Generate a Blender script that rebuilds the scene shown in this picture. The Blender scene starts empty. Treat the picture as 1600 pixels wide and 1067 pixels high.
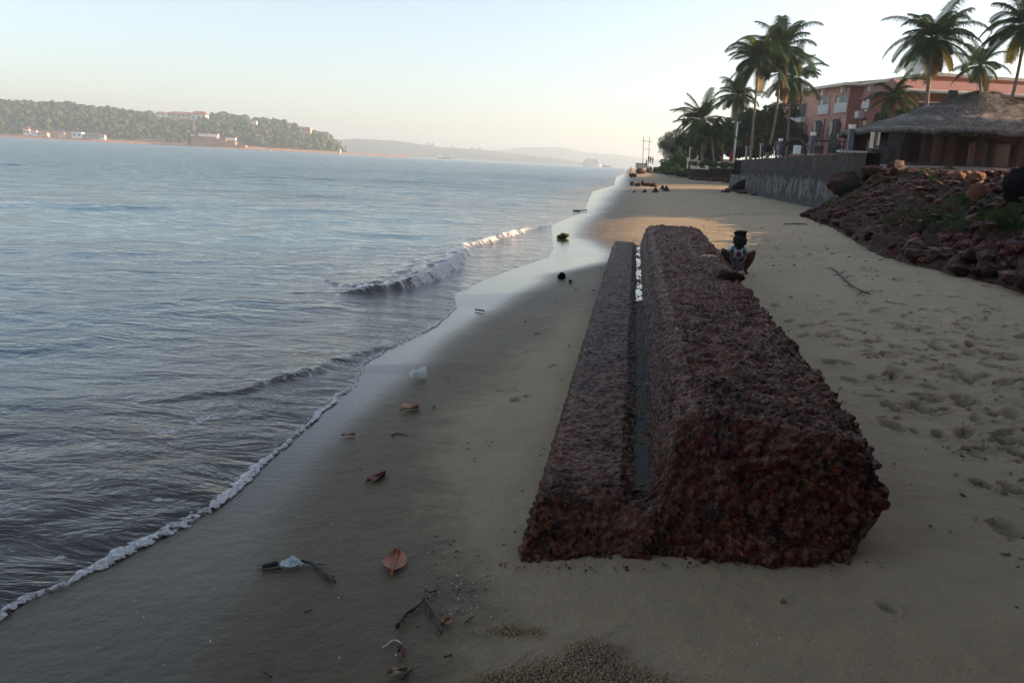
import bpy, bmesh, math, random
import numpy as np
from mathutils import Vector, Matrix, noise as mnoise
from math import radians, sin, cos, pi, tan, atan, exp, log, sqrt
rng = np.random.default_rng(7)
random.seed(7)
scene = bpy.context.scene
# ------------------------------------------------------------------ camera
CH = 1.75
ROLL = atan(.0505); PITCH = atan(280.7/1280); FPX = 1280.
cf = Vector((0, cos(PITCH), -sin(PITCH))); c0 = Vector((1, 0, 0)); u0 = Vector((0, sin(PITCH), cos(PITCH)))
CR = c0*cos(ROLL) + u0*sin(ROLL); CU = u0*cos(ROLL) - c0*sin(ROLL)
cd = bpy.data.cameras.new("camera"); cam = bpy.data.objects.new("camera", cd)
scene.collection.objects.link(cam); scene.camera = cam
cd.sensor_width = 36; cd.lens = 28.8; cd.clip_start = .05; cd.clip_end = 30000
m = Matrix.Identity(4)
for i in range(3):
    m[i][0] = CR[i]; m[i][1] = CU[i]; m[i][2] = -cf[i]
m[2][3] = CH
cam.matrix_world = m
# ------------------------------------------------------------------ world, sun, exposure
SUN_EL = radians(16); SUN_AZ = radians(82)          # azimuth clockwise from +Y (view direction)
w = bpy.data.worlds.new("World"); scene.world = w; w.use_nodes = True
nt = w.node_tree; nt.nodes.clear()
sky = nt.nodes.new("ShaderNodeTexSky"); sky.sky_type = 'NISHITA'; sky.sun_disc = False
sky.sun_elevation = SUN_EL; sky.sun_rotation = SUN_AZ
sky.air_density = 1.0; sky.dust_density = 1.0; sky.ozone_density = 2.9; sky.altitude = 0
bg = nt.nodes.new("ShaderNodeBackground"); bg.inputs[1].default_value = .10
wo = nt.nodes.new("ShaderNodeOutputWorld")
hs = nt.nodes.new('ShaderNodeHueSaturation'); hs.inputs['Saturation'].default_value = .76; nt.links.new(sky.outputs[0], hs.inputs['Color']); wb = nt.nodes.new('ShaderNodeMixRGB'); wb.blend_type = 'MULTIPLY'; wb.inputs[0].default_value = 1; wb.inputs[2].default_value = (1.05, .97, .90, 1); nt.links.new(hs.outputs[0], wb.inputs[1]); nt.links.new(wb.outputs[0], bg.inputs[0]); nt.links.new(bg.outputs[0], wo.inputs[0])
sl = bpy.data.lights.new("sun", 'SUN'); sl.energy = 5.0; sl.angle = radians(.5); sl.color = (1, .66, .38)
so = bpy.data.objects.new("sun", sl); scene.collection.objects.link(so)
sdir = Vector((sin(SUN_AZ)*cos(SUN_EL), cos(SUN_AZ)*cos(SUN_EL), sin(SUN_EL)))
so.rotation_euler = sdir.to_track_quat('Z', 'Y').to_euler(); so.location = (30, 0, 40)
scene.view_settings.view_transform = 'Standard'; scene.view_settings.look = 'None'
scene.view_settings.exposure = 1.62; scene.view_settings.gamma = 1
scene.view_settings.use_curve_mapping = False
HAZE = 0.00034
# ------------------------------------------------------------------ measuring helpers
def ray(px, py):
    return cf*FPX + CR*(px-800) - CU*(py-533.5)
def at(px, py, y):
    d = ray(px, py); return Vector((0, 0, CH)) + d*(y/d.y)
def atz(px, py, z):
    d = ray(px, py); return Vector((0, 0, CH)) + d*((z-CH)/d.z)
# ------------------------------------------------------------------ numpy noise
def _h(i, j, k, s):
    n = (i*374761393 + j*668265263 + k*2147483647 + s*1274126177) & 0xffffffff
    n = ((n ^ (n >> 13))*1274126177) & 0xffffffff
    n = ((n ^ (n >> 16))*2246822519) & 0xffffffff
    return ((n ^ (n >> 15)) & 0xffffff)/16777215.
def vnoise(x, y, z=None, s=0):
    if z is None: z = np.zeros_like(x)
    xi = np.floor(x).astype(np.int64); yi = np.floor(y).astype(np.int64); zi = np.floor(z).astype(np.int64)
    fx = x-xi; fy = y-yi; fz = z-zi
    fx = fx*fx*(3-2*fx); fy = fy*fy*(3-2*fy); fz = fz*fz*(3-2*fz)
    r = 0
    for a in (0, 1):
        wa = fx if a else 1-fx
        for b in (0, 1):
            wb = fy if b else 1-fy
            for c in (0, 1):
                wc = fz if c else 1-fz
                r = r + wa*wb*wc*_h(xi+a, yi+b, zi+c, s)
    return r*2-1
def vnoise2(x, y, s=0):
    xi = np.floor(x).astype(np.int64); yi = np.floor(y).astype(np.int64)
    fx = x-xi; fy = y-yi
    fx = fx*fx*(3-2*fx); fy = fy*fy*(3-2*fy); k = np.zeros_like(xi)
    return ((1-fx)*(1-fy)*_h(xi, yi, k, s) + fx*(1-fy)*_h(xi+1, yi, k, s) + (1-fx)*fy*_h(xi, yi+1, k, s) + fx*fy*_h(xi+1, yi+1, k, s))*2-1
def fbm2(x, y, o=4, s=0):
    r = 0; a = 1; t = 0
    for k in range(o):
        r = r + a*vnoise2(x, y, s+k); t += a; a *= .5; x = x*2.03+11.3; y = y*2.03+5.7
    return r/t
def fbm3(x, y, z, o=4, s=0):
    r = 0; a = 1; t = 0
    for k in range(o):
        r = r + a*vnoise(x, y, z, s+k); t += a; a *= .5; x = x*2.03+11.3; y = y*2.03+5.7; z = z*2.03+3.1
    return r/t
def worley(x, y, z, s=0):
    xi = np.floor(x).astype(np.int64); yi = np.floor(y).astype(np.int64); zi = np.floor(z).astype(np.int64)
    f1 = np.full(x.shape, 9.); f2 = np.full(x.shape, 9.); idc = np.zeros(x.shape)
    for a in (-1, 0, 1):
        for b in (-1, 0, 1):
            for c in (-1, 0, 1):
                i = xi+a; j = yi+b; k = zi+c
                dx = i+_h(i, j, k, s)-x; dy = j+_h(i, j, k, s+31)-y; dz = k+_h(i, j, k, s+57)-z
                d = np.sqrt(dx*dx+dy*dy+dz*dz)
                n = d < f1
                f2 = np.where(n, f1, np.minimum(f2, d)); f1 = np.where(n, d, f1)
                idc = np.where(n, _h(i, j, k, s+99), idc)
    return f1, f2, idc
def sstep(a, b, x):
    t = np.clip((x-a)/(b-a), 0, 1); return t*t*(3-2*t)
# ------------------------------------------------------------------ object helpers
C = scene.collection
def link(o, parent=None):
    C.objects.link(o)
    if parent is not None: o.parent = parent
    return o
def tag(o, label=None, cat=None, group=None, kind=None):
    if label: o['label'] = label
    if cat: o['category'] = cat
    if group: o['group'] = group
    if kind: o['kind'] = kind
    return o
def thing(name, label, cat, loc=(0, 0, 0), rz=0, group=None):
    o = bpy.data.objects.new(name, None); link(o); o.location = loc; o.rotation_euler = (0, 0, rz)
    o.empty_display_size = .1
    return tag(o, label, cat, group)
def np_mesh(name, V, Fq, mat, parent=None, smooth=True, attrs=None):
    """V (n,3), Fq (k,4) or (k,3)"""
    me = bpy.data.meshes.new(name)
    V = np.asarray(V, dtype=np.float32); Fq = np.asarray(Fq, dtype=np.int32)
    n = len(V); k, s = Fq.shape
    me.vertices.add(n); me.vertices.foreach_set('co', V.ravel())
    me.loops.add(k*s); me.loops.foreach_set('vertex_index', Fq.ravel())
    me.polygons.add(k); me.polygons.foreach_set('loop_start', np.arange(k, dtype=np.int32)*s)
    if smooth: me.polygons.foreach_set('use_smooth', np.ones(k, dtype=bool))
    else: me.polygons.foreach_set('use_smooth', np.zeros(k, dtype=bool))
    if attrs:
        for an, av in attrs.items():
            a = me.attributes.new(an, 'FLOAT', 'POINT'); a.data.foreach_set('value', np.asarray(av, dtype=np.float32).ravel())
    me.update(calc_edges=True); me.validate()
    me.materials.append(mat)
    o = bpy.data.objects.new(name, me); link(o, parent)
    return o
def grid_faces(n, m, wrap=False):
    i = np.arange(n-1)[:, None]; j = np.arange(m if wrap else m-1)[None, :]
    j2 = (j+1) % m
    return np.stack(np.broadcast_arrays(i*m+j, i*m+j2, (i+1)*m+j2, (i+1)*m+j), -1).reshape(-1, 4)
class MB:
    """collects shapes for ONE mesh object"""
    def __init__(s): s.v = []; s.f = []
    def add(s, vs, fs):
        o = len(s.v); s.v += [tuple(p) for p in vs]; s.f += [tuple(i+o for i in f) for f in fs]; return s
    def box(s, c, d, rz=0, M=None):
        hx, hy, hz = d[0]/2, d[1]/2, d[2]/2; r = Matrix.Rotation(rz, 3, 'Z'); vs = []
        for x in (-hx, hx):
            for y in (-hy, hy):
                for z in (-hz, hz):
                    p = r @ Vector((x, y, z)) + Vector(c)
                    if M: p = M @ p
                    vs.append(p)
        return s.add(vs, [(0, 1, 3, 2), (4, 6, 7, 5), (0, 4, 5, 1), (2, 3, 7, 6), (0, 2, 6, 4), (1, 5, 7, 3)])
    def tube(s, pts, rad, n=8, caps=True):
        pts = [Vector(p) for p in pts]
        if not hasattr(rad, '__len__'): rad = [rad]*len(pts)
        vs = []; prev = None
        for i, p in enumerate(pts):
            t = (pts[min(i+1, len(pts)-1)]-pts[max(i-1, 0)]).normalized()
            a = t.orthogonal().normalized() if prev is None else (prev-t*prev.dot(t)).normalized()
            prev = a; b = t.cross(a)
            for k in range(n):
                q = 2*pi*k/n; vs.append(p+(a*cos(q)+b*sin(q))*rad[i])
        fs = [(i*n+k, i*n+(k+1) % n, (i+1)*n+(k+1) % n, (i+1)*n+k) for i in range(len(pts)-1) for k in range(n)]
        if caps: fs += [tuple(range(n))[::-1], tuple((len(pts)-1)*n+k for k in range(n))]
        return s.add(vs, fs)
    def prism(s, poly, h0, h1):
        """poly in xy, extruded z"""
        n = len(poly); vs = [(x, y, h0) for x, y in poly]+[(x, y, h1) for x, y in poly]
        fs = [tuple(range(n))[::-1], tuple(range(n, 2*n))]+[(i, (i+1) % n, n+(i+1) % n, n+i) for i in range(n)]
        return s.add(vs, fs)
    def build(s, name, mat, parent=None, smooth=False):
        me = bpy.data.meshes.new(name); me.from_pydata(s.v, [], s.f); me.update()
        for p in me.polygons: p.use_smooth = smooth
        me.materials.append(mat)
        return link(bpy.data.objects.new(name, me), parent)
# ------------------------------------------------------------------ materials
class NT:
    def __init__(s, name):
        s.m = bpy.data.materials.new(name); s.m.use_nodes = True; s.t = s.m.node_tree; s.t.nodes.clear()
        s.out = s.n('ShaderNodeOutputMaterial')
    def n(s, t, **k):
        o = s.t.nodes.new(t)
        for a, b in k.items(): setattr(o, a, b)
        return o
    def l(s, a, b): s.t.links.new(a, b)
    def setin(s, inp, v):
        if v is None: return
        if hasattr(v, 'is_linked'): s.l(v, inp)
        elif isinstance(v, (tuple, list)) and len(v) == 3 and inp.type == 'RGBA': inp.default_value = (*v, 1)
        else: inp.default_value = v
    def pos(s, scale=(1, 1, 1), obj=False):
        mp = s.n('ShaderNodeMapping'); mp.inputs['Scale'].default_value = scale
        if obj: s.l(s.n('ShaderNodeTexCoord').outputs['Object'], mp.inputs[0])
        else: s.l(s.n('ShaderNodeNewGeometry').outputs['Position'], mp.inputs[0])
        return mp.outputs[0]
    def noise(s, vec, scale, detail=4, rough=.55, out='Fac', dist=0):
        o = s.n('ShaderNodeTexNoise'); s.l(vec, o.inputs['Vector']); o.inputs['Scale'].default_value = scale
        o.inputs['Detail'].default_value = detail; o.inputs['Roughness'].default_value = rough
        o.inputs['Distortion'].default_value = dist
        return o.outputs[out]
    def vor(s, vec, scale, feature='F1', out='Distance', rnd=1):
        o = s.n('ShaderNodeTexVoronoi', feature=feature); s.l(vec, o.inputs['Vector']); o.inputs['Scale'].default_value = scale
        o.inputs['Randomness'].default_value = rnd
        return o.outputs[out]
    def attr(s, name): 
        a = s.n('ShaderNodeAttribute'); a.attribute_name = name; return a.outputs['Fac']
    def ramp(s, v, stops, interp='LINEAR'):
        o = s.n('ShaderNodeValToRGB'); s.l(v, o.inputs[0]); e = o.color_ramp.elements; o.color_ramp.interpolation = interp
        while len(e) < len(stops): e.new(.5)
        for i, (p, c) in enumerate(stops):
            e[i].position = p
            if not hasattr(c, '__len__'): c = (c, c, c)
            e[i].color = (*c[:3], 1)
        return o.outputs[0]
    def mr(s, v, a, b, c=0, d=1):
        o = s.n('ShaderNodeMapRange'); s.setin(o.inputs[0], v)
        for i, q in enumerate((a, b, c, d)): o.inputs[i+1].default_value = q
        return o.outputs[0]
    def math(s, op, a, b=None, clamp=False):
        o = s.n('ShaderNodeMath', operation=op); o.use_clamp = clamp; s.setin(o.inputs[0], a)
        if b is not None: s.setin(o.inputs[1], b)
        return o.outputs[0]
    def mix(s, f, a, b, mode='MIX'):
        o = s.n('ShaderNodeMixRGB', blend_type=mode); s.setin(o.inputs[0], f); s.setin(o.inputs[1], a); s.setin(o.inputs[2], b)
        return o.outputs[0]
    def bump(s, h, strength=.5, dist=.01, nrm=None):
        o = s.n('ShaderNodeBump'); s.l(h, o.inputs['Height']); s.setin(o.inputs['Strength'], strength); s.setin(o.inputs['Distance'], dist)
        if nrm is not None: s.l(nrm, o.inputs['Normal'])
        return o.outputs[0]
    def bsdf(s, col=None, rough=.7, nrm=None, spec=.5, **k):
        o = s.n('ShaderNodeBsdfPrincipled'); s.setin(o.inputs['Base Color'], col); s.setin(o.inputs['Roughness'], rough)
        s.setin(o.inputs['Specular IOR Level'], spec)
        if nrm is not None: s.l(nrm, o.inputs['Normal'])
        for a, b in k.items(): s.setin(o.inputs[a.replace('_', ' ')], b)
        return o.outputs[0]
    def done(s, sh): s.l(sh, s.out.inputs[0]); return s.m
def simple(name, col, rough=.7, var=.25, scale=6, bump=.3, bdist=.01, spec=.4, obj=False, **k):
    t = NT(name); p = t.pos(obj=obj); nz = t.noise(p, scale, 5)
    dk = tuple(c*(1-var) for c in col); lt = tuple(min(1, c*(1+var)) for c in col)
    c = t.ramp(nz, [(.3, dk), (.7, lt)])
    return t.done(t.bsdf(c, rough, t.bump(t.noise(p, scale*4, 4), bump, bdist), spec, **k))
def leafmat(name, col, col2, trans=.35, rough=.5, scale=1.2):
    t = NT(name); p = t.pos(); nz = t.noise(p, scale, 3, .7); c = t.ramp(nz, [(.35, col), (.65, col2)])
    b = t.bsdf(c, .7, None, .15); tr = t.n('ShaderNodeBsdfTranslucent'); t.l(c, tr.inputs[0])
    mx = t.n('ShaderNodeMixShader'); mx.inputs[0].default_value = trans; t.l(b, mx.inputs[1]); t.l(tr.outputs[0], mx.inputs[2])
    return t.done(mx.outputs[0])
# ---- sand
def mat_sand():
    t = NT('sand'); p = t.pos()
    big = t.noise(p, .7, 6, .6); fine = t.noise(p, 90, 3, .6); mid = t.noise(p, 5, 6, .65, dist=.3)
    ps = t.pos((1, .35, 1)); streak = t.noise(ps, 3.2, 6, .65)
    dry = t.ramp(big, [(.3, (.32, .245, .142)), (.7, (.40, .31, .19))])
    dry = t.mix(t.mr(mid, .35, .75, 0, .45), dry, (.235, .185, .12))
    dry = t.mix(t.mr(fine, .35, .7, 0, .35), dry, (.17, .14, .10))
    damp = t.ramp(streak, [(.3, (.088, .062, .032)), (.7, (.118, .085, .046))])
    d = t.math('ADD', t.attr('dry'), t.mr(mid, .25, .75, -.3, .3)); d = t.mr(d, .25, .75)
    col = t.mix(d, damp, dry)
    # dark flecks of shell and weed, painted shade in the dents
    fl = t.vor(p, 34, out='Distance'); flm = t.math('MULTIPLY', t.mr(fl, .07, .11, 1, 0), t.mr(t.noise(p, 1.3, 4), .44, .6))
    col = t.mix(t.math('MULTIPLY', flm, .8), col, (.03, .022, .016))
    fw = t.vor(t.pos((1, 1, 1)), 21, out='Distance'); fwm = t.math('MULTIPLY', t.mr(fw, .025, .04, 1, 0), t.mr(t.noise(p, .9, 3), .5, .58))
    col = t.mix(t.math('MULTIPLY', fwm, .7), col, (.6, .56, .5))
    col = t.mix(t.math('MULTIPLY', t.attr('dent'), .8), col, (.085, .066, .042))  # footprint shade painted in as a darker dent colour
    wet = t.attr('wet')
    col = t.mix(wet, col, (.048, .036, .02))
    # bumps
    rp = t.n('ShaderNodeTexWave', wave_type='BANDS', bands_direction='Y'); t.l(t.pos((.9, 1, 1)), rp.inputs[0])
    rp.inputs['Scale'].default_value = 4.5; rp.inputs['Distortion'].default_value = 5; rp.inputs['Detail'].default_value = 3; rp.inputs['Detail Scale'].default_value = 1.6
    n1 = t.bump(t.noise(p, 60, 5, .7), t.mr(wet, 0, .6, .55, 0), .004)
    n2 = t.bump(t.noise(p, 9, 6, .68), t.mr(wet, 0, .8, .7, .0), .03, n1)
    n3 = t.bump(rp.outputs['Fac'], t.mr(wet, 0, 1, .01, .045), .01, n2)
    rough = t.mr(wet, 0, 1, .8, .13)
    rough2 = t.math('SUBTRACT', rough, t.math('MULTIPLY', t.math('SUBTRACT', 1., d, True), t.math('MULTIPLY', t.math('SUBTRACT', 1., wet, True), .28)))
    return t.done(t.bsdf(col, rough2, n3, t.mr(wet, 0, 1, .25, .5)))
def mat_water():
    t = NT('water'); p = t.pos()
    near = t.mr(t.attr('far'), 0, 1)
    pa = t.pos((.75, 1.3, 1)); n_ = t.noise(pa, 2.2, 5, .62, dist=.4)
    pb = t.pos((.65, 1.15, 1)); nb = t.noise(pb, 9, 4, .6, dist=.3)
    pc = t.pos((.25, .8, 1)); nc = t.noise(pc, .5, 4, .6)
    b1 = t.bump(nc, t.mr(near, 0, 1, .0, 1.0), .7)
    b2 = t.bump(n_, t.mr(near, 0, 1, .38, 1.), .15, b1)
    b3 = t.bump(nb, t.mr(t.attr('calm'), 0, 1, .32, .08), .018, b2)
    fr = t.n('ShaderNodeFresnel'); fr.inputs[0].default_value = 1.33; t.l(b3, fr.inputs[1])
    gl = t.n('ShaderNodeBsdfGlossy'); gl.inputs[0].default_value = (1, 1, 1, 1); t.l(b3, gl.inputs['Normal'])
    t.l(t.mr(near, 0, 1, .07, .16), gl.inputs['Roughness'])
    deep = t.n('ShaderNodeBsdfDiffuse'); t.l(t.mix(t.attr('shal'), (.036, .10, .145), (.125, .098, .07)), deep.inputs[0]); t.l(b3, deep.inputs['Normal'])
    tr = t.n('ShaderNodeBsdfTransparent'); tr.inputs[0].default_value = (.93, .9, .84, 1)
    m1 = t.n('ShaderNodeMixShader'); t.l(t.attr('opac'), m1.inputs[0]); t.l(tr.outputs[0], m1.inputs[1]); t.l(deep.outputs[0], m1.inputs[2])
    m2 = t.n('ShaderNodeMixShader'); t.l(fr.outputs[0], m2.inputs[0]); t.l(m1.outputs[0], m2.inputs[1]); t.l(gl.outputs[0], m2.inputs[2])
    # foam
    fn = t.noise(p, 14, 6, .75, dist=.6); fv = t.vor(p, 30, 'DISTANCE_TO_EDGE')
    fm = t.math('ADD', t.attr('foam'), t.mr(fn, .3, .7, -.45, .45)); fm = t.mr(fm, .42, .58)
    fm = t.math('MULTIPLY', fm, t.mr(t.math('SUBTRACT', fv, t.math('MULTIPLY', t.attr('foam'), .25)), -.02, .14, 1, .15), True)
    fo = t.n('ShaderNodeBsdfDiffuse'); fo.inputs[0].default_value = (.62, .63, .63, 1)
    t.l(t.bump(fn, .8, .03), fo.inputs['Normal'])
    m3 = t.n('ShaderNodeMixShader'); t.l(fm, m3.inputs[0]); t.l(m2.outputs[0], m3.inputs[1]); t.l(fo.outputs[0], m3.inputs[2])
    return t.done(m3.outputs[0])
def mat_foam():
    t = NT('foam'); p = t.pos(); fv = t.vor(p, 95, 'DISTANCE_TO_EDGE'); nz = t.noise(p, 30, 5, .7)
    c = t.ramp(nz, [(.3, (.42, .43, .43)), (.6, (.72, .73, .73))])
    c = t.mix(t.mr(fv, .12, .3, 0, .55), c, (.22, .2, .18))
    b = t.bsdf(c, .35, t.bump(fv, .6, .006), .5)
    tr = t.n('ShaderNodeBsdfTransparent'); mx = t.n('ShaderNodeMixShader')
    edge = t.math('ADD', t.attr('foam'), t.mr(t.noise(p, 26, 6, .8), .3, .7, -.8, .6)); t.l(t.mr(edge, .35, .5), mx.inputs[0])
    t.l(tr.outputs[0], mx.inputs[1]); t.l(b, mx.inputs[2]); return t.done(mx.outputs[0])
def mat_laterite(name, obj=False, dust=1.0, k=.64, ledge=False):
    t = NT(name); p = t.pos(obj=obj)
    cid = t.vor(p, 17, out='Color'); sep = t.n('ShaderNodeSeparateColor'); t.l(cid, sep.inputs[0])
    c1 = t.ramp(sep.outputs[0], [(0, (.03*k, .010*k, .010*k)), (.35, (.10*k, .018*k, .013*k)), (.7, (.18*k, .030*k, .018*k)), (.93, (.23*k, .055*k, .026*k)), (1, (.26*k, .13*k, .09*k))])
    nz = t.noise(p, 30, 6, .7); c = t.mix(t.mr(nz, .35, .65, 0, .65), c1, (.05*k, .026*k, .022*k))
    gap = t.vor(p, 17, 'DISTANCE_TO_EDGE'); c = t.mix(t.mr(gap, 0, .08, .75, 0), c, (.012, .008, .007))
    c = t.mix(t.mr(t.noise(p, 2.2, 4, .6), .52, .68, 0, .55), c, (.13*k, .055*k, .024*k))
    c2 = t.n('ShaderNodeSeparateColor'); t.l(t.vor(p, 46, out='Color'), c2.inputs[0]); c = t.mix(.75, c, t.ramp(c2.outputs[0], [(0, .35), (.5, .9), (.85, 1.5), (1, 2.4)]), 'MULTIPLY')
    c = t.mix(t.mr(c2.outputs[1], .93, .95, 0, .6), c, (.16, .085, .055))
    # sand dust lying on upward faces
    g = t.n('ShaderNodeNewGeometry'); sx = t.n('ShaderNodeSeparateXYZ'); t.l(g.outputs['Normal'], sx.inputs[0])
    up = t.mr(sx.outputs[2], .35, .9); dm = t.math('MULTIPLY', up, t.mr(t.noise(p, 3.2, 8, .8), .44, .60)); dm = t.math('MULTIPLY', dm, dust, True)
    c = t.mix(t.math('MULTIPLY', dm, t.mr(c2.outputs[2], 0, .6, .45, 1)), c, (.22, .11, .07))
    rough = t.mr(nz, .3, .7, .30, .75)
    if ledge:
        sp = t.vor(p, 70, out='Distance'); sm = t.math('MULTIPLY', t.mr(sp, .2, .3, 1, 0), t.mr(t.noise(p, 7, 4), .4, .6))
        c = t.mix(t.math('MULTIPLY', sm, .75), c, (.15, .135, .11))
        c = t.mix(t.math('MULTIPLY', t.attr('grey'), .5), c, (.06, .05, .042))
    n1 = t.bump(t.noise(p, 70, 5, .75), .9, .008)
    n2 = t.bump(t.vor(p, 46), 1., .016, n1)
    return t.done(t.bsdf(c, rough, n2, .16))
M = {}
M['sand'] = mat_sand(); M['water'] = mat_water(); M['foam'] = mat_foam()
M['laterite'] = mat_laterite('laterite', ledge=True)
M['rock'] = mat_laterite('bank_rock', obj=True, dust=.25, k=.55)
M['rock_grey'] = simple('grey_rock', (.05, .036, .03), .95, .6, 9, 1., .04, spec=.1, obj=True)
M['rock_orange'] = simple('orange_rock', (.16, .06, .03), .8, .4, 9, .9, .02, obj=True)
M['rock_black'] = simple('black_rock', (.014, .012, .012), .95, .5, 6, 1., .04, spec=.08, obj=True)
M['bark'] = simple('bark', (.10, .075, .055), .85, .4, 5, .8, .03)
M['palmbark'] = simple('palm_bark', (.17, .135, .10), .85, .35, 6, .8, .03)
M['palmleaf'] = leafmat('palm_leaf', (.018, .044, .014), (.045, .082, .024), .22)
M['palmyellow'] = leafmat('palm_leaf_yellow', (.10, .10, .025), (.22, .17, .05), .3)
M['palmyoung'] = leafmat('palm_leaf_young', (.09, .13, .025), (.18, .22, .045), .4)
M['palmdry'] = leafmat('palm_leaf_dry', (.13, .085, .04), (.23, .165, .085), .2)
M['leaf'] = leafmat('leaf', (.022, .045, .014), (.06, .082, .024), .25, scale=.7)
M['leafdark'] = leafmat('leaf_dark', (.02, .036, .017), (.045, .062, .026), .25)
M['needle'] = leafmat('casuarina_needle', (.018, .032, .018), (.038, .055, .028), .2)
M['shrub'] = leafmat('shrub_leaf', (.04, .085, .018), (.08, .15, .035), .35)
M['grass'] = leafmat('grass', (.025, .055, .014), (.06, .10, .025), .3)
M['pink'] = simple('pink_plaster', (.56, .29, .22), .85, .12, 1.5, .2)
M['redwall'] = simple('red_plaster', (.27, .09, .07), .85, .2, 1.5, .2)
M['cream'] = simple('cream_plaster', (.62, .55, .42), .85, .1, 1.5, .2)
M['white'] = simple('white_paint', (.78, .76, .72), .7, .06, 3, .1)
M['tile'] = simple('roof_tile', (.25, .10, .075), .8, .3, 4, .6, .03)
M['dark'] = simple('dark_interior', (.02, .021, .024), .6, .3, 3, .1)
M['glass'] = simple('window_glass', (.05, .055, .06), .12, .2, 1, .05, spec=.6)
M['rail'] = simple('railing_white', (.60, .58, .55), .6, .08, 3, .1)
M['metal'] = simple('grey_metal', (.32, .33, .34), .45, .15, 5, .1)
M['lampbody'] = simple('lamp_body', (.065, .085, .10), .5, .2, 6, .1)
M['wood'] = simple('brown_wood', (.075, .035, .022), .7, .3, 6, .4)
def mat_wall():
    t = NT('stained_concrete'); p = t.pos((1, 1, .22)); s = t.noise(p, 2.6, 6, .72); q = t.pos()
    g = t.n('ShaderNodeNewGeometry'); sx = t.n('ShaderNodeSeparateXYZ'); t.l(g.outputs[0], sx.inputs[0])
    z = sx.outputs[2]; zz = t.math('ADD', z, t.mr(t.noise(q, 1.1, 4), .3, .7, -.22, .22))
    lo = t.math('MULTIPLY', t.mr(zz, 1.70, 1.62), t.mr(zz, .75, 1.0))
    c = t.ramp(t.noise(q, 3, 6, .7), [(.3, (.016, .014, .013)), (.7, (.045, .037, .031))])
    c = t.mix(t.math('MULTIPLY', lo, t.mr(s, .45, .6, .05, .9)), c, (.17, .16, .155))
    c = t.mix(t.math('MULTIPLY', t.mr(zz, 1.95, 2.05), t.mr(s, .5, .7)), c, (.10, .08, .065))
    c = t.mix(t.mr(zz, .9, .7), c, (.05, .055, .058))
    return t.done(t.bsdf(c, .85, t.bump(t.noise(q, 8, 6, .7), .9, .05), .3))
M['seawall'] = mat_wall()
def mat_bank():
    t = NT('bank_soil'); p = t.pos()
    c = t.ramp(t.noise(p, 1.6, 7, .72), [(.28, (.014, .008, .007)), (.42, (.042, .018, .014)), (.55, (.065, .036, .027)), (.72, (.11, .08, .066))])
    return t.done(t.bsdf(c, .85, t.bump(t.noise(p, 11, 7, .75), 1., .06), .3))
M['bank'] = mat_bank()
M['terrace'] = simple('terrace_soil', (.07, .04, .028), .9, .3, 1.2, .5, .03)
def mat_thatch():
    t = NT('thatch'); p = t.pos(); c = t.ramp(t.noise(p, 5, 6, .75), [(.3, (.05, .044, .04)), (.48, (.17, .155, .14)), (.7, (.34, .30, .25))])
    return t.done(t.bsdf(c, .9, t.bump(t.noise(p, 20, 5, .7), 1., .05), .2))
M['thatch'] = mat_thatch()
# ------------------------------------------------------------------ shoreline functions
SH = np.array([(-400, -60), (-60, -13), (-10, -3.6), (0, -2.25), (2, -1.9), (2.72, -1.84), (2.9, -1.8), (3.18, -1.64), (3.5, -1.5), (3.8, -1.41), (4.2, -1.365), (4.66, -1.345), (5.3, -1.28), (6.05, -1.21),
    (6.44, -1.2), (6.75, -1.28), (7.54, -1.085), (8.53, -.82), (9.75, -.70), (10.7, -.80), (12.35, -.42), (14, .08), (15.6, .62), (17.5, .8), (20, .86), (24, 1.0), (32.4, 2.6), (56.6, 4.95), (79.4, 9.0), (140, 16), (219, 27), (700, 90), (9000, 1150)])
FL = np.array([(-400, -58.6), (-60, -12), (-10, -2.4), (0, -1.2), (2.35, -.98), (3.05, -.994), (3.46, -1.0), (4.16, -1.08), (5.34, -1.0), (6.53, -.831), (7.7, -.617), (8.74, -.43), (10.99, .225), (12.75, .65), (14.68, 1.7), (16, 1.95), (17.43, 1.87),
    (20.06, 1.66), (23.2, 1.9), (25.1, 2.11), (29.8, 2.87), (37.7, 4.04), (57.8, 6.8), (79, 9.86), (169, 21.6), (219, 27.6), (9000, 1151)])
DR = np.array([(-400, -57), (-60, -10), (-10, -1), (0, -.2), (2.35, -.11), (2.8, -.07), (3.3, -.236), (3.8, -.34), (4.5, -.49), (5.28, -.45), (5.96, -.27), (7.09, 0), (8.7, .47), (11.9, 1.17), (14.5, 1.9), (17.4, 2.3), (25, 2.8), (38, 4.8), (58, 7.6), (80, 10.8), (169, 22.6), (9000, 1152)])
def S(y): return np.interp(y, SH[:, 0], SH[:, 1])
def film(y): return np.interp(y, FL[:, 0], FL[:, 1])
def dryb(y): return np.interp(y, DR[:, 0], DR[:, 1])
def sand_base(x, y):
    d = x-S(y)
    dd = np.maximum(d, 0)
    up = .6*(1-np.exp(-(dd/5.5)**1.2))
    dn = np.where(d < 0, np.maximum(d*.055, -.35+(d+6.4)*.03), 0)
    return up+np.maximum(dn, -4)
def sand_at(x, y): return float(sand_base(np.array([float(x)]), np.array([float(y)]))[0])
def atg(px, py):
    z = .1
    for _ in range(12):
        p = atz(px, py, z); z = z*.4+.6*sand_at(p.x, p.y)
    return atz(px, py, z)
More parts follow.
